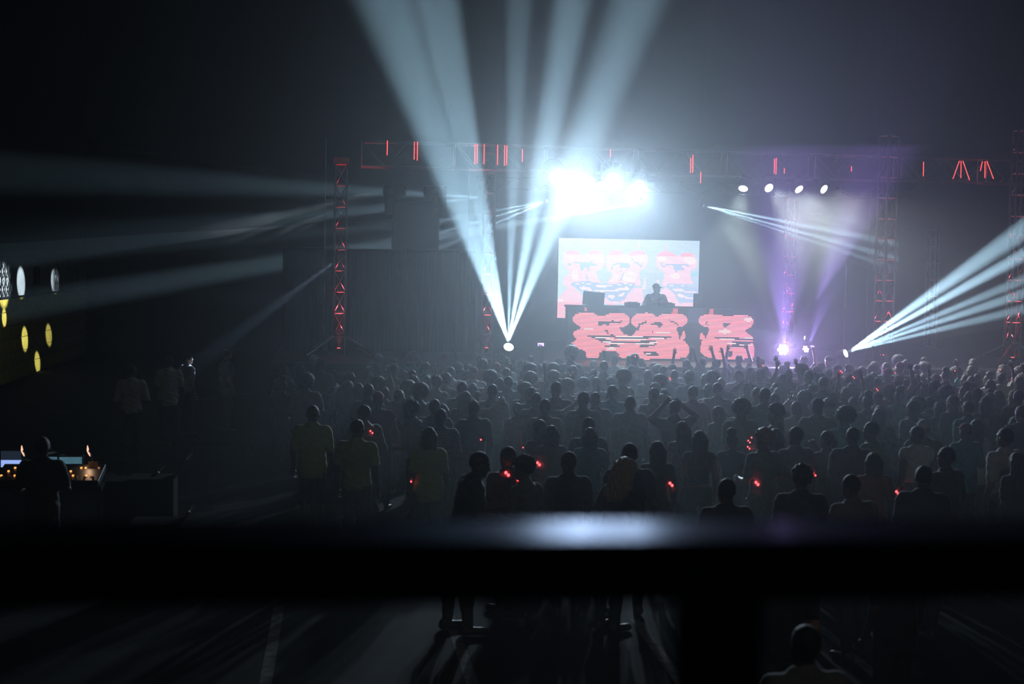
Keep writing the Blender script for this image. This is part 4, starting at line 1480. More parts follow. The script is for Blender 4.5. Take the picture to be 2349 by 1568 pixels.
def person(x, y, z, rz, scale, sex, pose, hair, haircol, top, topkind, label, group=None, skin=0, stance=0, jeans=0, trous='long', h=0.017, wp=(0, 0, 0, 0), shoes=False, name='person'):
    o = put(name, body_mesh(sex, pose, stance, h, wp))
    o.location = (x, y, z)
    o.rotation_euler = (0, 0, rz)
    o.scale = (scale,) * 3
    use(o, SKIN[skin])
    tag(o, label, 'person', group)
    use(put('shirt', shirt_mesh(sex, pose, topkind, h, wp), o), TOPS[top])
    use(put('trousers', trouser_mesh(sex, stance, trous, max(h, 0.013), wp), o), JEANS[jeans])
    if hair != 'bald':
        use(put('cap' if 'cap' in hair else 'hair', hair_mesh(hair, min(h, 0.012), wp), o), TOPS[haircol] if 'cap' in hair else HAIRM[haircol])
    if shoes:
        for s_ in shoe_mesh(stance):
            use(put('shoe', s_, o), SHOEM)
    PEOPLE.append(o)
    return o


def stand_at(px, py, hgt):
    """floor place of somebody hgt tall whose head top is seen at the pixel"""
    p = G(px, py, hgt)
    return p.x, p.y

# ------------------------------------------------------------------ the disc jockey's booth
bt = empty('booth', (P(1456, 760, 34.0).x, 34.0, DECK), 0, 'dark booth table behind the red LED screen carrying the monitors', 'booth')
bx0, bx1 = P(1301, 700, 33.9).x, P(1612, 705, 33.9).x
bzt = P(1456, 702, 33.9).z
child_box('front_panel', bt, (bx0, 33.62, DECK), (bx1, 33.66, bzt - 0.05), M_MATT)
child_box('table_top', bt, (bx0, 33.6, bzt - 0.05), (bx1, 34.35, bzt), M_MATT, 0.012)
for x in (bx0 + 0.05, bx1 - 0.05):
    for y in (33.8, 34.3):
        MB().tube((x - bt.location.x, y - 34.0, 0), (x - bt.location.x, y - 34.0, bzt - DECK - 0.05), 0.025).build('leg', M_BLACK, bt)
# the player decks and the mixer on the table, in front of him
for i, (px, w) in enumerate(((1452, 0.32), (1492, 0.26), (1532, 0.32))):
    p = P(px, 700, 33.85)
    u = empty('mixer' if i == 1 else 'player_deck', (p.x, 33.95, bzt), 0, ('black mixer between the two players on the booth table', 'black player on the booth table nearer the angled monitor', 'black player on the booth table nearer the thin monitor')[(1, 0, 2)[i]], 'mixer' if i == 1 else 'player')
    MB().bbox((0, 0, 0.045), (w, 0.36, 0.09), 0.01).build('case', M_BLACK, u)
    if i == 1:
        for k in range(4):
            MB().box((-0.09 + 0.06 * k, -0.08, 0.096), (0.015, 0.03, 0.015)).build('fader', M_ALU, u)
    else:
        MB().lathe([(0.12, 0.0), (0.12, 0.018), (0.1, 0.022)], 20, Matrix.Translation((0, -0.02, 0.088))).build('jog_wheel', M_ALU, u)
# angled monitor loudspeakers
p = P(1361, 702, 33.95)
mo = empty('monitor_loudspeaker', (p.x, 34.0, bzt), 0.18, 'big angled black monitor loudspeaker standing on the booth table', 'loudspeaker')
hh = P(1361, 669, 33.95).z - bzt
m = MB()
m.bbox((0, 0, hh / 2), (0.44, 0.36, hh), 0.02, None)
o = m.build('cabinet', M_MATT, mo)
o.rotation_euler = (0.0, 0.07, 0)
o2 = MB().bbox((0, 0.19, hh / 2), (0.38, 0.012, hh * 0.9), 0.005).build('grille', M_BLACK, mo)
o2.rotation_euler = (0.0, 0.07, 0)
p = P(1601, 704, 33.95)
mo = empty('monitor_loudspeaker', (p.x, 34.0, bzt), -0.5, 'thin monitor loudspeaker at the end of the booth table by the video wall edge', 'loudspeaker')
hh = P(1601, 673, 33.95).z - bzt
MB().bbox((0, 0, hh / 2), (0.15, 0.3, hh), 0.015).build('cabinet', mat('grey_speaker', (0.10, 0.09, 0.11), 0.7), mo)
MB().bbox((0, 0.16, hh / 2), (0.12, 0.012, hh * 0.9), 0.005).build('grille', M_BLACK, mo)


def patch_mat():
    m = mat('camouflage_cloth', (0.2, 0.18, 0.15), 0.85)
    t = m.node_tree
    b = t.nodes['Principled BSDF']
    v = t.nodes.new('ShaderNodeTexVoronoi')
    v.inputs['Scale'].default_value = 9
    tc = t.nodes.new('ShaderNodeTexCoord')
    t.links.new(tc.outputs['Object'], v.inputs['Vector'])
    r = t.nodes.new('ShaderNodeValToRGB')
    r.color_ramp.interpolation = 'CONSTANT'
    e = r.color_ramp.elements
    e[0].color = (0.06, 0.055, 0.045, 1)
    e[1].color = (0.42, 0.36, 0.32, 1)
    e[1].position = 0.62
    n = e.new(0.35)
    n.color = (0.16, 0.14, 0.09, 1)
    t.links.new(v.outputs['Color'], r.inputs['Fac'])
    t.links.new(r.outputs['Color'], b.inputs['Base Color'])
    return m


TOPS['camouflage'] = patch_mat()
dj = P(1500, 648, 34.85)
person(dj.x, 34.62, DECK, PI - 0.12, (dj.z - DECK) / 1.77, 'm', 'decks', 'cap', 'black', 'camouflage', 'long', 'disc jockey in cap and blotched jacket working behind the booth before the video wall', None, 1, 0, 1, h=0.011, wp=(0.14, 0.75, 0.12, 0))

# ------------------------------------------------------------------ the crowd
rng = random.Random(11)
SPOTS = []


def crowd(px, py, sex, pose, hair, hc, top, kind, label, rz=None, wp=(0, 0, 0, 0), h=0.014, skin=None, hgt=None, trous='long', shoes=True, group=None):
    ht = hgt if hgt else (1.76 if sex == 'm' else 1.66)
    top_h = 1.775 if hair not in ('afro', 'puff') else (1.835 if hair == 'afro' else 1.86)
    best = None
    for dh in (0, 0.03, -0.03, 0.06, -0.06, 0.09, -0.09, 0.12, -0.12, 0.15):
        sc = (ht + dh) / 1.77
        x, y = stand_at(px, py, top_h * sc)
        gap = min([math.hypot(x - a, y - b) for a, b in SPOTS] + [9])
        if best is None or gap > best[0] + 0.02:
            best = (gap, x, y, sc)
        if gap > 0.5:
            break
    gap, x, y, sc = best
    if y > 30.2:
        q = P(px, py, 30.2)
        x, y = q.x, 30.2
    if wp[0]:
        y -= 0.75 * math.sin(wp[0]) * math.cos(rz or 0) * 0.6
        x += 0.75 * math.sin(wp[0]) * math.sin(rz or 0) * 0.6
    SPOTS.append((x, y))
    r = rz if rz is not None else rng.uniform(-0.3, 0.3)
    return person(x, y, 0, r, sc, sex, pose, hair, hc, top, kind, label, group, skin if skin is not None else rng.randrange(3), rng.randrange(2), rng.randrange(3), trous, h, wp, shoes)


K = 'black'
# nearest people, one by one
crowd(1084, 1028, 'm', 'reach', 'crop', K, K, 'tee', 'man in profile wearing a black shirt holding out both hands', -1.42, (0.24, 0.0, 0.05, 0.0), 0.008, 0, 1.84)
crowd(1166, 1021, 'm', 'down', 'crop', K, 'maroon', 'tee', 'short-haired man in a dark red shirt behind the outstretched hands', 0.5, h=0.011, skin=0)
crowd(1206, 1048, 'f', 'dance', 'curly', K, 'grey', 'tee', 'curly-haired woman in a pale top facing the man in profile', 0.75, (0.05, 0.3, 0.1, 0), 0.009, 1)
crowd(1305, 1034, 'm', 'down', 'short', K, K, 'tee', 'short-haired man in black behind the blond mane', 0.1, h=0.011, skin=0)
crowd(1425, 1050, 'f', 'dance', 'mane', 'blond', K, 'long', 'person with a big blond streaked mane bending sideways', -0.9, (0.30, -0.3, 0.2, 0.2), 0.009, 2, 1.74)
crowd(1445, 1013, 'm', 'down', 'crop', K, 'navy', 'tee', 'tall crop-haired man standing right behind the blond mane', 0.0, h=0.011, skin=0, hgt=1.84)
crowd(1508, 1010, 'f', 'down', 'bob', K, K, 'tee', 'woman with thick bobbed hair next to the blond mane', 0.2, h=0.011, skin=1)
crowd(1565, 965, 'f', 'down', 'long', 'brown', 'grey', 'vest', 'woman with long wavy brown hair beside the straight-haired woman', 0.35, h=0.012)
crowd(1605, 986, 'f', 'down', 'straight', 'brown', K, 'vest', 'woman with long straight hair and bare shoulders lit along her outline', 0.0, h=0.010, skin=2)
crowd(1240, 961, 'f', 'dance', 'long', K, 'maroon', 'tee', 'long-haired woman in dark red leaning to her friend', 0.5, (0.08, 0.3, 0.1, 0))
crowd(1265, 974, 'f', 'down', 'bob', K, 'grey', 'loose', 'bob-haired woman in a loose pale shirt', 0.0)
crowd(1350, 956, 'm', 'dance', 'short', K, 'navy', 'tee', 'man in navy half hidden by a bob-haired woman', 0.2)
crowd(1354, 979, 'f', 'down', 'bob', K, 'teal', 'tee', 'bob-haired woman in a teal top before the man in navy', -0.1)
crowd(1668, 1094, 'm', 'down', 'crop', K, K, 'tee', 'crop-haired man in black standing alone low before the crowd', 0.1, h=0.010, skin=1)
crowd(1752, 984, 'm', 'dance', 'curly', 'blond', 'grey', 'tee', 'light-haired man close beside a long-haired woman', 0.5)
crowd(1779, 981, 'f', 'down', 'long', K, K, 'tee', 'woman with long black hair in front of the light-haired man', 0.0, h=0.012)
crowd(1840, 1068, 'm', 'down', 'curly', K, K, 'tee', 'curly-haired man in a black shirt alone before the crowd', -0.15, h=0.010, skin=1)
crowd(1826, 977, 'm', 'down', 'short', K, 'grey', 'long', 'man in a grey long sleeved shirt with one lit shoulder', 0.3)
crowd(1898, 986, 'f', 'phone', 'tail', K, 'olive', 'tee', 'woman with a ponytail raising a phone hand', 0.4)
crowd(1957, 977, 'm', 'down', 'crop', K, 'maroon', 'tee', 'crop-haired man with bright rim on his head', -0.2)
crowd(2000, 965, 'm', 'dance', 'short', K, 'olive', 'loose', 'man in a loose olive shirt turning away', 0.8)
crowd(2104, 974, 'm', 'down', 'crop', K, 'white', 'vest', 'man in a white vest with a lit shoulder strap', 0.3, h=0.012, skin=0)
crowd(2094, 918, 'm', 'down', 'short', K, 'grey', 'tee', 'man with side-lit hair behind the white vest', 0.5)
crowd(1900, 915, 'f', 'dance', 'curly', K, 'grey', 'tee', 'curly-haired dancer bending before the teal sleeve', 0.4)
crowd(1940, 928, 'm', 'down', 'afro', K, 'teal', 'tee', 'man with round afro hair and a teal sleeve', 0.2)
crowd(2018, 934, 'f', 'dance', 'long', K, K, 'tee', 'long-haired woman dancing before the tall tower', -0.5)
crowd(2222, 918, 'm', 'down', 'short', K, 'teal', 'tee', 'dark-haired man with a bright teal sleeve by the outer tower', 0.3)
crowd(2240, 960, 'f', 'down', 'straight', K, 'white', 'loose', 'woman in a loose white shirt beside the teal sleeve', -0.3)
crowd(2307, 978, 'm', 'down', 'crop', K, 'white', 'loose', 'big man in a loose white shirt at the far end of the crowd', 0.4, h=0.010, skin=1, hgt=1.86)
crowd(2334, 1035, 'f', 'down', 'long', K, K, 'tee', 'long-haired woman in black nearest the far end', 0.3, h=0.010)
crowd(2120, 1066, 'm', 'down', 'short', K, 'navy', 'tee', 'man in navy with an earring glint', -0.4, h=0.011)
crowd(2004, 1036, 'f', 'down', 'bob', K, 'red', 'tee', 'bob-haired woman in a red top low in the dark', 0.0)
crowd(2172, 1023, 'm', 'down', 'short', K, K, 'loose', 'broad man in loose black with glinting glasses', 0.5)
crowd(1960, 1085, 'm', 'dance', 'crop', K, 'grey', 'tee', 'crop-haired man stooping in the dark beside the curly-haired man', 0.3, (0.12, 0, 0.1, 0))
crowd(718, 928, 'm', 'down', 'short', K, 'yellow', 'loose', 'broad steward in a yellow shirt farthest from the hands', -0.15, h=0.012, skin=0, trous='short')
crowd(820, 960, 'm', 'down', 'short', K, 'yellow', 'tee', 'steward in a yellow shirt in the middle of three', -0.3, h=0.012, skin=0, trous='short')
crowd(985, 978, 'f', 'down', 'bob', K, 'yellow', 'loose', 'steward in a long yellow shirt nearest the outstretched hands', 0.0, h=0.012)
crowd(1010, 936, 'm', 'down', 'short', K, 'plaid', 'loose', 'man in a plaid shirt behind the long yellow shirt', 0.2)
crowd(950, 919, 'm', 'dance', 'curly', K, 'grey', 'tee', 'curly-haired man bending behind the plaid shirt', 0.9, (0.15, 0, 0.1, 0))
crowd(998, 913, 'm', 'down', 'crop', K, 'navy', 'tee', 'crop-haired man just beyond the plaid shirt', -0.2)
crowd(1087, 916, 'm', 'down', 'crop', K, K, 'tee', 'crop-haired man standing alone above the black-shirted profile', 0.3)
crowd(1060, 874, 'm', 'down', 'short', K, 'grey', 'long', 'man in grey long sleeves with a lit collar', 0.3)
crowd(1130, 880, 'm', 'down', 'short', K, 'grey', 'tee', 'man in grey under the great floor beam', 0.0)
crowd(1166, 861, 'm', 'down', 'crop', K, 'pale blue', 'loose', 'man in a pale blue shirt below the blazing floor lamp', 0.2)
crowd(845, 879, 'm', 'down', 'short', K, K, 'tee', 'man with one rim-lit shoulder behind the middle yellow shirt', 0.3)
crowd(822, 877, 'f', 'down', 'long', K, 'grey', 'tee', 'woman beside the rim-lit shoulder behind the yellow shirts', 0.3)
crowd(838, 927, 'm', 'dance', 'short', K, 'grey', 'long', 'man in grey hunching just behind the middle yellow shirt', 0.6, (0.12, 0, 0, 0))
crowd(1755, 887, 'm', 'down', 'crop', K, 'navy', 'tee', 'tall flat-topped man in navy below the violet lamps', 0.0, h=0.012, hgt=1.88)
crowd(1700, 911, 'm', 'down', 'afro', K, K, 'loose', 'wide man in black with an afro below the violet lamps', 0.1, h=0.012)
crowd(1548, 916, 'm', 'on head', 'crop', K, K, 'tee', 'man clasping both hands on his head', 0.2, h=0.012)
crowd(1446, 906, 'm', 'down', 'crop', K, 'pale blue', 'loose', 'man in a pale blue shirt in the middle of the crowd', 0.0, h=0.012)
crowd(1366, 897, 'm', 'down', 'crop', K, K, 'tee', 'crop-haired man in black shoulder to shoulder with a bob-haired one', 0.0)
crowd(1339, 897, 'm', 'down', 'short', K, 'navy', 'tee', 'man in navy shoulder to shoulder with a crop-haired one', 0.2)
crowd(1276, 874, 'm', 'down', 'short', K, K, 'tee', 'tall man in black before the booth corner', 0.0, hgt=1.86)
crowd(1231, 898, 'm', 'point', 'crop', K, 'grey', 'tee', 'man in grey stretching out one bare arm', -0.4)
crowd(1251, 914, 'm', 'down', 'short', K, 'grey', 'long', 'man in grey long sleeves with pale shoulders', 0.0)
crowd(1301, 866, 'f', 'down', 'afro', K, 'maroon', 'tee', 'afro-haired woman among heads before the booth corner', 0.0)
crowd(1500, 888, 'm', 'down', 'short', K, 'grey', 'tee', 'man in grey before the middle red bust', 0.2)
crowd(1405, 882, 'm', 'down', 'short', K, 'teal', 'tee', 'man in teal before the first red bust', -0.2)
crowd(1590, 884, 'm', 'down', 'short', K, 'red', 'tee', 'man in red before the gap of the red screen', 0.0)
crowd(1625, 879, 'f', 'down', 'bob', K, 'white', 'vest', 'woman in a white vest before the third red bust', 0.3)
crowd(1655, 864, 'm', 'down', 'bald', K, 'grey', 'tee', 'bald man catching light before the third red bust', 0.1)
crowd(2147, 856, 'm', 'down', 'cap', 'white', K, 'tee', 'man in a white cap before the dim grey tower', 0.0)
# raised arms against the red screen
crowd(1575, 823, 'm', 'both up', 'short', K, K, 'tee', 'dancer with both arms up against the middle red bust', 0.1)
crowd(1612, 818, 'm', 'both up', 'crop', K, 'navy', 'tee', 'dancer with both arms up against the gap in the red screen', -0.2)
crowd(1643, 822, 'm', 'one up', 'short', K, K, 'tee', 'dancer with one arm up against the third red bust', 0.4)
crowd(1696, 811, 'm', 'both up', 'short', K, 'grey', 'tee', 'dancer with both arms up against the end of the red screen', 0.0)
crowd(1456, 809, 'm', 'dance', 'short', K, K, 'tee', 'dark head sticking up before the first red bust', 0.2, hgt=1.9)
crowd(1310, 790, 'f', 'dance', 'afro', K, K, 'tee', 'tall figure with round hair hiding the booth screen corner', 0.2, hgt=1.98)
crowd(1845, 800, 'm', 'one up', 'short', K, K, 'tee', 'dancer with a fist raised before the smaller violet lamp', 0.0)

crowd(1216, 814, 'm', 'one up', 'short', K, K, 'tee', 'dancer holding up a lit phone beside the blazing beams', 0.0)
o = PEOPLE[-1]
hp = o.location + Vector((0.245 * o.scale.x, 0.16, 1.99 * o.scale.x))
ph = empty('phone', hp, 0.15, 'small phone with a violet lit screen held up beside the blazing beams', 'phone')
MB().bbox((0, 0, 0), (0.15, 0.009, 0.075), 0.003).build('case', M_BLACK, ph)
MB().box((0, -0.006, 0), (0.135, 0.002, 0.065)).build('screen', mat('phone_screen', (0.2, 0.1, 0.4), 0.3, emit=(0.5, 0.36, 1.0), estr=2.0), ph)

# bottom corner: somebody right under the balcony
crowd(1850, 1428, 'm', 'down', 'crop', K, 'grey', 'tee', 'man under the balcony rail seen from above in the bottom dark', 0.1, h=0.010, skin=0)
crowd(1795, 1236, 'm', 'down', 'short', K, K, 'tee', 'dark figure mostly hidden behind the balcony rail post', 0.0)
crowd(2060, 1200, 'm', 'down', 'short', K, K, 'loose', 'dark figure standing before the crowd behind the balcony rail', 0.4)

NEAR = len(SPOTS)
# the packed rest of the crowd
looks = [(hr, tp) for hr in ('short', 'crop', 'long', 'bob', 'tail', 'curly', 'afro', 'cap', 'puff', 'straight') for tp in ('black', 'grey', 'navy', 'white', 'red', 'teal', 'olive', 'maroon', 'brown')]
HN = {'short': 'short-haired', 'crop': 'crop-haired', 'long': 'long-haired', 'bob': 'bob-haired', 'tail': 'ponytailed', 'curly': 'curly-haired', 'afro': 'afro-haired', 'cap': 'capped', 'puff': 'bun-haired', 'straight': 'straight-haired'}
zones = [(780, 'behind the yellow shirts'), (940, 'below the drape tower'), (1075, 'below the drape end'), (1200, 'below the blazing beams'), (1320, 'by the booth corner'), (1440, 'before the first bust'),
         (1570, 'before the middle bust'), (1680, 'before the third bust'), (1790, 'below the violet glow'), (1890, 'below the small violet lamp'), (1990, 'below the slanting beams'), (2090, 'below the tall tower'),
         (2200, 'below the grey tower'), (2290, 'before the outer tower'), (9999, 'past the outer tower')]
PN = {'down': '', 'dance': ' dancing', 'one up': ' raising one arm', 'both up': ' with both arms up', 'phone': ' holding up a hand', 'point': ' pointing', 'on head': ' hands on head'}
pools = {}


def pix(x, y, z):
    d = Vector((x, y, z)) - CAM
    q = d.dot(CF)
    return W_ / 2 + FPX * d.dot(CR) / q, H_ / 2 - FPX * d.dot(CU) / q


tries = 0
made = 0
while made < 218 and tries < 40000:
    tries += 1
    y = 17.5 + 12.6 * rng.random() ** 0.75
    x = rng.uniform(-2.0, 15.5)
    px, py = pix(x, y, 1.7)
    if px < 610 or px > 2400 or y > 30.3:
        continue
    if px < 900 and rng.random() > 0.22 + (px - 610) / 700 or (px < 780 and y < 22.5):
        continue
    if px < 1230 and y < 20.2:
        continue
    if px < 1660 and y < 17.9 and px > 1540:
        continue
    if y < 19 and px < 1800 and rng.random() < 0.6:
        continue
    if any((x - a) ** 2 + (y - b) ** 2 < (0.43 + 0.08 * (y < 22)) ** 2 for a, b in SPOTS):
        continue
    if any(abs(x - a - (y - b) * 0.22) < 0.32 and 0 < b - y + 0.0 < 1.4 and i in range(NEAR) for i, (a, b) in enumerate(SPOTS)) and rng.random() < 0.8:
        continue
    zn = next(n for lim, n in zones if px < lim)
    row = 'near the stage' if y > 26.5 else 'mid-crowd' if y > 22 else 'behind most'
    if zn not in pools:
        pools[zn] = looks[:]
        rng.shuffle(pools[zn])
    hr, tp = pools[zn].pop()
    fem = hr in ('long', 'bob', 'tail', 'puff', 'straight') or (hr in ('curly', 'afro') and rng.random() < 0.4)
    r = rng.random()
    pose = 'down' if r < 0.42 else 'dance' if r < 0.72 else 'one up' if r < 0.80 else 'both up' if r < 0.84 else 'phone' if r < 0.91 else 'point' if r < 0.97 else 'on head'
    if y < 24 and pose in ('both up', 'one up'):
        pose = 'dance'
    ht = rng.gauss(1.64 if fem else 1.75, 0.05)
    lab = HN[hr] + ' ' + ('woman' if fem else 'man') + ' in ' + tp + PN[pose] + ' ' + row + ' ' + zn
    SPOTS.append((x, y))
    person(x, y, 0, rng.gauss(0.05, 0.35), ht / 1.77, 'f' if fem else 'm', pose, hr, rng.choice(['black', 'red', 'white', 'navy']) if hr == 'cap' else rng.choice(['black', 'black', 'brown']), tp,
           rng.choice(['tee', 'tee', 'loose', 'long', 'vest']), lab, 'packed crowd before the stage', rng.randrange(3), rng.randrange(2), rng.randrange(3), h=0.017)
    made += 1
print('CROWD', len(PEOPLE), 'tries', tries)

# ------------------------------------------------------------------ bystanders along the side wall
crowd(302, 835, 'm', 'folded', 'crop', K, 'white', 'long', 'man in a white shirt standing in the dark nearest the side wall', 0.2, h=0.012, skin=0)
crowd(388, 815, 'm', 'down', 'crop', K, 'white', 'loose', 'man in a loose white shirt beside the face lit from the stage', 0.2, h=0.012, skin=0)
LIT = crowd(431, 808, 'm', 'down', 'short', K, 'white', 'tee', 'white-shirted man turning to the stage with a bright lit face', -1.0, h=0.010, skin=2, hgt=1.72)
crowd(521, 795, 'm', 'down', 'crop', K, K, 'tee', 'dim man in black with a lit edge of the face', -1.1, h=0.012, skin=1)
pos = P(760, 640, 33.0)
lp = LIT.location + Vector((0, 0, 1.42 * LIT.scale.x))
sl = par_can('assumed_side_spot', P(781, 590, 33.5), lp - P(781, 590, 33.5), 0.16, 'small assumed dark-lensed spot clamped on the tower beside the black drape', M_LENS_DARK)  # assumed lamp, added to light the bystander's face
spot(sl, Vector(sl.location) + (lp - Vector(sl.location)).normalized() * 0.2, lp + Vector((0, 0, -0.03)), 5.2, 5200, (0.55, 0.70, 1.0), 0.4, 0.02)

# beams that land on the side wall: round spots seen at a slant, their source assumed
wsrc = P(890, 437, 35.65)
wt = []
for (px, py, ang, w) in ((8, 655, 6.5, 1.0), (48, 648, 4.4, 0.7), (125, 645, 3.0, 1.0), (10, 728, 2.6, 0.9), (57, 777, 3.2, 0.9), (112, 768, 2.7, 0.8), (86, 830, 2.6, 0.9)):
    d = ray(px, py)
    q = CAM + d * ((XL - CAM.x) / d.x)
    wt.append((q, ang, w, 0.3))
gobo(DARK_HEADS[0], wsrc + Vector((-0.2, 0.0, 0.0)), (XL, 43.5, 3.2), 66, 15000, (0.8, 0.93, 1.0), wt, 0.0, 0.02, 0.1)  # assumed wall beams, sent out beside the dark-lensed head

# folding scissor gates and the dark sign on the white band
def gate(y0, y1, label):
    g = empty('scissor_gate', (XL + 0.06, y0, ZB0 + 0.03), 0, label, 'gate')
    h = ZB1 - ZB0 - 0.06
    n = max(2, int((y1 - y0) / 0.42))
    for k in range(n + 1):
        yy = (y1 - y0) * k / n
        MB().box((0, yy, h / 2), (0.025, 0.035, h)).build('upright', M_STEEL, g)
    for k in range(n):
        a, b = (y1 - y0) * k / n, (y1 - y0) * (k + 1) / n
        for s0, s1 in ((0.02, 0.5), (0.5, 0.98)):
            MB().tube((0.02, a, h * s0), (0.02, b, h * s1), 0.014, n=6).build('lattice_bar', M_STEEL, g)
            MB().tube((-0.005, a, h * s1), (-0.005, b, h * s0), 0.014, n=6).build('lattice_bar', M_STEEL, g)
    for zz in (0, h):
        MB().tube((0, 0, zz), (0, y1 - y0, zz), 0.016, n=6).build('rail', M_STEEL, g)


def wall_y(px):
    d = ray(px, 640)
    return (CAM + d * ((XL - CAM.x) / d.x)).y


gate(wall_y(-30), wall_y(24), 'folding lattice gate in the widest lit patch of the white band')
gate(wall_y(121), wall_y(130), 'folding lattice gate in the narrow lit patch of the white band')
ya, yb = wall_y(76), wall_y(90)
sg = empty('sign_board', (XL + 0.02, (ya + yb) / 2, 3.0), 0, 'dark board with an oval outline on the white wall band', 'sign')
MB().bbox((0, 0, 0), (0.03, yb - ya, 0.55), 0.006).build('board', M_MATT, sg)
rg = MB()
pts = [(0.022, (yb - ya) * 0.18 * math.cos(t), 0.19 * math.sin(t)) for t in (2 * PI * i / 20 for i in range(21))]
rg.path(pts, 0.014, 6)
rg.build('ring', mat('sign_grey', (0.25, 0.27, 0.3), 0.6), sg)

# crowd barrier in the dark
ba = G(455, 1000, 0.0)
pa0 = P(440, 872, 26.5)
for i in range(1):
    x = pa0.x + i * 0.02
    u = empty('crowd_barrier', (pa0.x + 1.95 * i * 0.62, 26.5 + i * 0.25, 0), 0.2, ('crowd barrier of thin bars nearest the lit face', 'crowd barrier of thin bars nearest the crowd')[i], 'barrier')
    for zz in (0.2, 1.08):
        MB().tube((0, 0, zz), (1.15, 0, zz), 0.018).build('rail', M_STEEL, u)
    for k in range(9):
        MB().tube((0.02 + k * 0.139, 0, 0.2), (0.02 + k * 0.139, 0, 1.08), 0.008, n=6).build('bar', M_STEEL, u)
    for xx in (0.1, 1.05):
        MB().path([(xx, -0.3, 0.0), (xx, 0, 0.2), (xx, 0.3, 0.0)], 0.016, 6).build('foot', M_STEEL, u)

# ------------------------------------------------------------------ the sound desk in the bottom corner
DY = 18.0
dx0, dx1 = P(-60, 1100, DY).x, P(236, 1100, DY).x
desk = empty('desk_table', ((dx0 + dx1) / 2, DY, 0), 0, 'black draped table carrying the sound desk and its screens', 'table')
dz = P(120, 1108, DY - 0.2).z
MB().bbox((0, 0.1, dz - 0.03), (dx1 - dx0 + 0.1, 1.1, 0.06), 0.01).build('table_top', mat('black_table_cover', (0.003, 0.003, 0.0032), 0.95, spec=0.05), desk)
for sx in (-1, 1):
    for sy in (-0.35, 0.55):
        MB().tube((sx * (dx1 - dx0) / 2, sy, 0), (sx * (dx1 - dx0) / 2, sy, dz - 0.05), 0.025).build('leg', M_BLACK, desk)
mx = empty('sound_desk', ((P(0, 1100, DY).x + dx1) / 2, DY - 0.05, dz), 0, 'sound mixing desk with small orange lamps in the bottom dark', 'mixing desk')
mw = dx1 - P(0, 1100, DY).x
t = Matrix.Rotation(math.radians(12), 3, 'X')
MB().bbox((0, 0, 0.07), (mw, 0.6, 0.1), 0.015, t).build('case', M_BLACK, mx)
M_AMBER = mat('amber_led', (0.4, 0.15, 0.03), 0.4, emit=(1.0, 0.36, 0.08), estr=1.6)
M_AMBERD = mat('dim_amber_led', (0.4, 0.15, 0.03), 0.4, emit=(1.0, 0.42, 0.15), estr=0.35)
rr = random.Random(8)
for k in range(22):
    x = -mw / 2 + 0.06 + (mw - 0.12) * k / 21
    yy = rr.choice([-0.15, 0.0, 0.12])
    MB().box(t @ Vector((x, yy, 0.0)) + Vector((0, 0, 0.125)), (0.02, 0.03, 0.02)).build('button_lamp', M_AMBER if rr.random() < 0.6 else M_AMBERD, mx)
for k in range(12):
    x = -mw / 2 + 0.08 + (mw - 0.16) * k / 11
    MB().box(t @ Vector((x, -0.2, 0.0)) + Vector((0, 0, 0.128)), (0.02, 0.05, 0.02)).build('fader', M_ALU, mx)


def screen_mat(name, style):
    m = bpy.data.materials.new(name)
    m.use_nodes = True
    t_ = m.node_tree
    b = t_.nodes['Principled BSDF']
    b.inputs['Base Color'].default_value = (0.01, 0.01, 0.01, 1)
    tc = t_.nodes.new('ShaderNodeTexCoord')
    mp = t_.nodes.new('ShaderNodeMapping')
    mp.inputs['Scale'].default_value = (1, 1, 1)
    t_.links.new(tc.outputs['Object'], mp.inputs['Vector'])
    br = t_.nodes.new('ShaderNodeTexBrick')
    br.inputs['Scale'].default_value = 26 if style else 14
    br.inputs['Mortar Size'].default_value = 0.10
    br.inputs['Color1'].default_value = (0.16, 0.36, 0.42, 1)
    br.inputs['Color2'].default_value = (0.34, 0.62, 0.66, 1)
    br.inputs['Mortar'].default_value = (0.01, 0.03, 0.05, 1)
    sx = t_.nodes.new('ShaderNodeSeparateXYZ')
    cx = t_.nodes.new('ShaderNodeCombineXYZ')
    t_.links.new(mp.outputs['Vector'], sx.inputs[0])
    t_.links.new(sx.outputs['X'], cx.inputs['X'])
    t_.links.new(sx.outputs['Z'], cx.inputs['Y'])
    t_.links.new(cx.outputs[0], br.inputs['Vector'])
    r = t_.nodes.new('ShaderNodeValToRGB')
    r.color_ramp.interpolation = 'CONSTANT'
    e = r.color_ramp.elements
    if style:
        e[0].color, e[1].color = (0.75, 0.85, 0.9, 1), (0.05, 0.12, 0.42, 1)
        e[1].position = 0.93
    else:
        e[0].color, e[1].color = (0.35, 0.5, 1.0, 1), (0.012, 0.02, 0.035, 1)
        e[1].position = 0.30
    mr = t_.nodes.new('ShaderNodeMapRange')
    mr.inputs['From Min'].default_value = 0.0
    mr.inputs['From Max'].default_value = 0.30
    t_.links.new(sx.outputs['Z'], mr.inputs['Value'])
    t_.links.new(mr.outputs['Result'], r.inputs['Fac'])
    mu = t_.nodes.new('ShaderNodeMix')
    mu.data_type = 'RGBA'
    mu.blend_type = 'MULTIPLY'
    mu.inputs['Factor'].default_value = 1.0
    t_.links.new(br.outputs['Color'], mu.inputs['A'])
    t_.links.new(r.outputs['Color'], mu.inputs['B'])
    t_.links.new((mu if style else r).outputs['Result' if style else 'Color'], b.inputs['Emission Color'])
    b.inputs['Emission Strength'].default_value = 1.3 if style else 0.8
    m.cycles.emission_sampling = 'NONE'
    return m


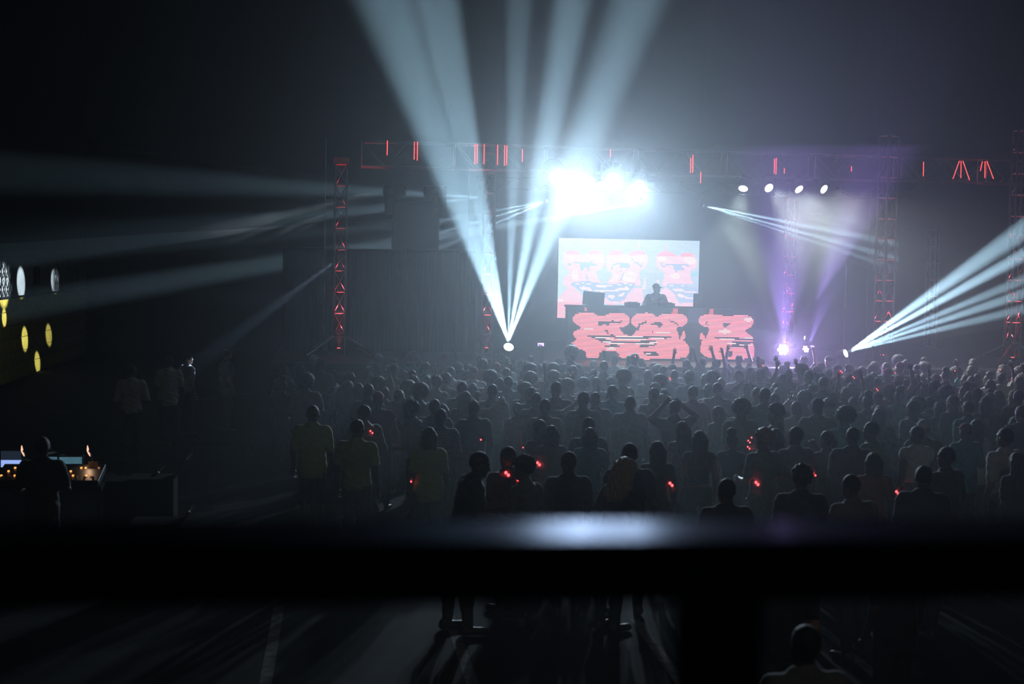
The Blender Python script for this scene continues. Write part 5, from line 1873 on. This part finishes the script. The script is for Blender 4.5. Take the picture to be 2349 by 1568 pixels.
def monitor(px0, px1, pyt, pyb, Y, label, m):
    a, b = P(px0, pyb, Y), P(px1, pyt, Y)
    w, h = b.x - a.x, b.z - a.z
    u = empty('monitor', ((a.x + b.x) / 2, Y, a.z), 0, label, 'screen')
    MB().bbox((0, 0.025, h / 2), (w + 0.04, 0.04, h + 0.04), 0.008).build('housing', M_BLACK, u)
    MB().add([(-w / 2, 0, 0), (w / 2, 0, 0), (w / 2, 0, h), (-w / 2, 0, h)], [(0, 1, 2, 3)]).build('panel', m, u)
    MB().tube((0, 0.05, h * 0.4), (0, 0.08, dz - a.z + 0.02), 0.02).build('stand', M_BLACK, u)
    MB().bbox((0, 0.08, dz - a.z + 0.012), (0.22, 0.16, 0.02), 0.005).build('base', M_BLACK, u)


monitor(2, 49, 1034, 1071, DY + 0.4, 'dim blue desk screen at the picture edge beside the operator', screen_mat('blue_screen', 0))
monitor(92, 131, 1047, 1077, DY + 0.42, 'small half hidden pale desk screen behind the operator', screen_mat('pale_screen', 1))
monitor(136, 188, 1048, 1077, DY + 0.4, 'bright pale desk screen full of rows beyond the operator', screen_mat('row_screen', 1))
M_FLAME = mat('desk_lamp_glow', (0.6, 0.3, 0.2), 0.4, emit=(1.0, 0.55, 0.38), estr=1.1)
for px, nth in ((52, 'by the dim blue screen'), (203, 'past the bright pale screen')):
    a = P(px, 1034, DY + 0.2)
    u = empty('desk_lamp', (a.x, a.y, dz), 0, 'gooseneck desk lamp with a glowing pink head ' + nth, 'lamp')
    hh = a.z - dz
    MB().path([(0.03, 0, 0), (0.05, 0, hh * 0.5), (0.03, 0, hh * 0.85), (0, 0, hh)], 0.008, 6).build('neck', M_BLACK, u)
    MB().path([(-0.012, 0, hh + 0.07), (-0.008, 0, hh + 0.02), (-0.012, 0, hh)], [0.004, 0.013, 0.009], 8).build('shade', M_FLAME, u)
    MB().path([(-0.012, 0, hh), (0.008, 0, hh - 0.03), (0.02, 0, hh - 0.065)], [0.008, 0.013, 0.004], 8).build('bulb', M_FLAME, u)
a = P(213, 1074, DY + 0.1)
u = empty('note_card', (a.x, a.y, dz + 0.13), 0, 'small pale card leaning at the end of the sound desk', 'card')
MB().bbox((0, 0, 0.05), (0.12, 0.004, 0.09), 0.001, Matrix.Rotation(-0.3, 3, 'X')).build('sheet', mat('card_paper', (0.6, 0.52, 0.38), 0.8), u)
MB().box((0, 0.03, 0.0), (0.08, 0.06, 0.01)).build('stand', M_BLACK, u)
spot(None, P(203, 1040, DY + 0.18), P(195, 1100, DY), 100, 1.5, (1.0, 0.6, 0.35), 0.8, 0.02)
crowd(97, 1000, 'm', 'dance', 'short', K, K, 'loose', 'sound operator in black seen from behind at the sound desk', 0.1, h=0.011, skin=0, hgt=1.7)
# open flight case lids catching light on their edges
M_CASE = mat('black_case_board', (0.003, 0.003, 0.0032), 0.9, spec=0.05)
M_EDGE = mat('case_edge_metal', (0.6, 0.6, 0.62), 0.35, 1.0)
for (x0, y0, x1, y1, Y, lab) in ((396, 1097, 428, 1051, 17.6, 'open flight case lid with a lit metal edge'), (342, 1102, 362, 1082, 17.9, 'smaller open flight case lid beside the sound desk'), (414, 1200, 432, 1172, 15.4, 'flight case lid low on the floor before the desk')):
    a, b = P(x0, y0, Y), P(x1, y1, Y)
    u = empty('flight_case', (a.x - 0.25, Y, 0), 0, lab, 'case')
    zz = a.z
    MB().bbox((-0.02, 0.25, zz / 2 - 0.005), (0.56, 0.5, zz - 0.01), 0.01).build('case_body', M_CASE, u)
    p0, p1 = Vector((0.25, 0, zz)), Vector((b.x - a.x + 0.25, 0, b.z))
    off = Vector((0, 0.5, 0))
    MB().add([p0, p1, p1 + off, p0 + off, p0 + Vector((0.03, 0, 0)), p1 + Vector((0.03, 0, 0)), p1 + off + Vector((0.03, 0, 0)), p0 + off + Vector((0.03, 0, 0))],
             [(0, 1, 2, 3), (7, 6, 5, 4), (0, 4, 5, 1), (1, 5, 6, 2), (2, 6, 7, 3), (3, 7, 4, 0)]).build('case_lid', M_CASE, u)
    MB().tube(p0 + Vector((0.015, -0.01, 0)), p1 + Vector((0.015, -0.01, 0)), 0.012).build('edge_strip', M_EDGE, u)

# ------------------------------------------------------------------ balcony rail close to the lens
M_RAIL = mat('dark_satin_rail', (0.004, 0.004, 0.005), 0.6, 0.0, 0.2, 4, spec=0.0)
_t = M_RAIL.node_tree
_g = _t.nodes.new('ShaderNodeBsdfGlossy')
_g.inputs['Color'].default_value = (0.75, 0.80, 1.0, 1)
_g.inputs['Roughness'].default_value = 0.29
_m = _t.nodes.new('ShaderNodeMixShader')
_m.inputs[0].default_value = 0.07
_t.links.new(_t.nodes['Principled BSDF'].outputs[0], _m.inputs[1])
_t.links.new(_g.outputs[0], _m.inputs[2])
_t.links.new(_m.outputs[0], _t.nodes['Material Output'].inputs['Surface'])
rd = 1.55
pf = P(1174, 1240, rd)
pbk = P(1174, 1174, rd + 0.30)
zf = pf.z
zb_ = zf - 0.30 * math.tan(math.radians(3.3))
lowz = P(1174, 1385, rd).z
ra = empty('balcony_rail', (0.1, rd, 0), 0, 'dark glossy balcony rail running blurred across the view', 'railing')
w = 2.6
dpt = 0.19
zb_ = zf - dpt * math.tan(math.radians(3.4))
MB().add([(-w, 0, lowz), (w, 0, lowz), (w, dpt, lowz), (-w, dpt, lowz), (-w, 0, zf), (w, 0, zf), (w, dpt, zb_), (-w, dpt, zb_)],
         [(0, 3, 2, 1), (4, 5, 6, 7), (0, 1, 5, 4), (1, 2, 6, 5), (2, 3, 7, 6), (3, 0, 4, 7)]).build('handrail', M_RAIL, ra)
for px in (1656,):
    a, b = P(1568, 1450, rd + 0.06).x, P(1750, 1450, rd + 0.06).x
    MB().bbox(((a + b) / 2 - 0.1, 0.08, lowz / 2 + 1.0), (b - a, 0.06, lowz - 2.0), 0.008).build('post', M_MATT, ra)
for sx in (-1, 1):
    MB().bbox((sx * 2.2 - 0.1, 0.08, lowz / 2 + 1.0), (0.09, 0.06, lowz - 2.0), 0.008).build('post', M_MATT, ra)
slab('floor_balcony', (-4, YF, 1.75), (4, rd + 0.25, 2.0), M_MATT)

# ------------------------------------------------------------------ red LED badges among the crowd
bpy.context.view_layer.update()
dg = bpy.context.evaluated_depsgraph_get()
M_DOT = mat('red_badge_lamp', (0.6, 0.03, 0.03), 0.4, emit=(1.0, 0.06, 0.07), estr=5.0)
dots = [(852, 990, 2), (1103, 1008, 1), (1200, 1026, 1), (1163, 1086, 3), (1190, 1103, 2), (1235, 1063, 3), (1083, 828, 1), (1538, 868, 2), (1539, 1110, 3), (1736, 1108, 3), (1868, 1087, 2), (2058, 1129, 3), (1718, 1012, 2), (1717, 1026, 2), (1724, 1003, 1),
        (1751, 839, 2), (1930, 852, 2), (1958, 865, 2), (2012, 893, 2), (2054, 856, 2), (2153, 812, 2), (2147, 855, 1), (2190, 850, 1), (2295, 847, 1), (1589, 829, 1), (1457, 817, 1), (943, 1104, 1)]
BALL = MB().lathe([(0.004, -0.012), (0.010, -0.007), (0.012, 0), (0.010, 0.007), (0.004, 0.012)], 8).mesh('badge_lamp', M_DOT, True)
ord_ = {}
names_ = set(o.name for o in PEOPLE)
for (px, py, n) in dots:
    org = CAM + ray(px, py).normalized() * 3.0
    d = ray(px, py).normalized()
    hit = None
    for _ in range(12):
        ok, loc, nor, idx, ob, mm = S.ray_cast(dg, org, d)
        if not ok:
            break
        r = ob.original
        while r.parent is not None:
            r = r.parent
        if r.name in names_:
            hit = (loc, r)
            break
        if r.name.startswith('haze'):
            org = loc + d * 0.002
            continue
        break
    if hit is None:
        q = min(PEOPLE, key=lambda o: abs(pix(*o.location[:2], 1.4)[0] - px) + 0.6 * abs(pix(*o.location[:2], 1.4)[1] - py))
        loc = q.location + Vector((0.05, -0.155, 1.36 * q.scale.x))
        hit = (loc, q)
    loc, ow = hit
    near = ow.get('label', 'somebody in the crowd')
    words_ = near.split()
    lab = 'red badge lamp on the ' + ' '.join(words_[:11])
    nth = ('', 'second ', 'third ', 'fourth ', 'fifth ')[ord_.get(lab, 0)]
    ord_[lab] = ord_.get(lab, 0) + 1
    lab = nth + lab
    b_ = empty('badge', loc - d * 0.015, 0, ' '.join(lab.split()[:16]), 'light', 'glowing red badges in the crowd')
    for k in range(min(n, 2)):
        o = put('badge_lamp', BALL, b_, ((-0.012 + 0.026 * k) if n > 1 else 0, -0.004, (0.012 - 0.026 * k) if n > 1 else 0))
        o.scale = (1.25,) * 3 if n == 3 else (0.85,) * 3

# added fill lamp, unseen high behind the camera, to brighten the shirts
hl = par_can('added_fill_lamp', Vector((3.0, -1.2, 9.5)), Vector((0.15, 1, -0.35)), 0.4, 'added dim fill lamp hung unseen high above the balcony behind the camera', M_LENS_DARK, hang=ZC)
spot(hl, Vector((3.05, -0.9, 9.4)), Vector((5, 22, 1.0)), 70, 130, (1.0, 0.93, 0.72), 0.8, 0.1)
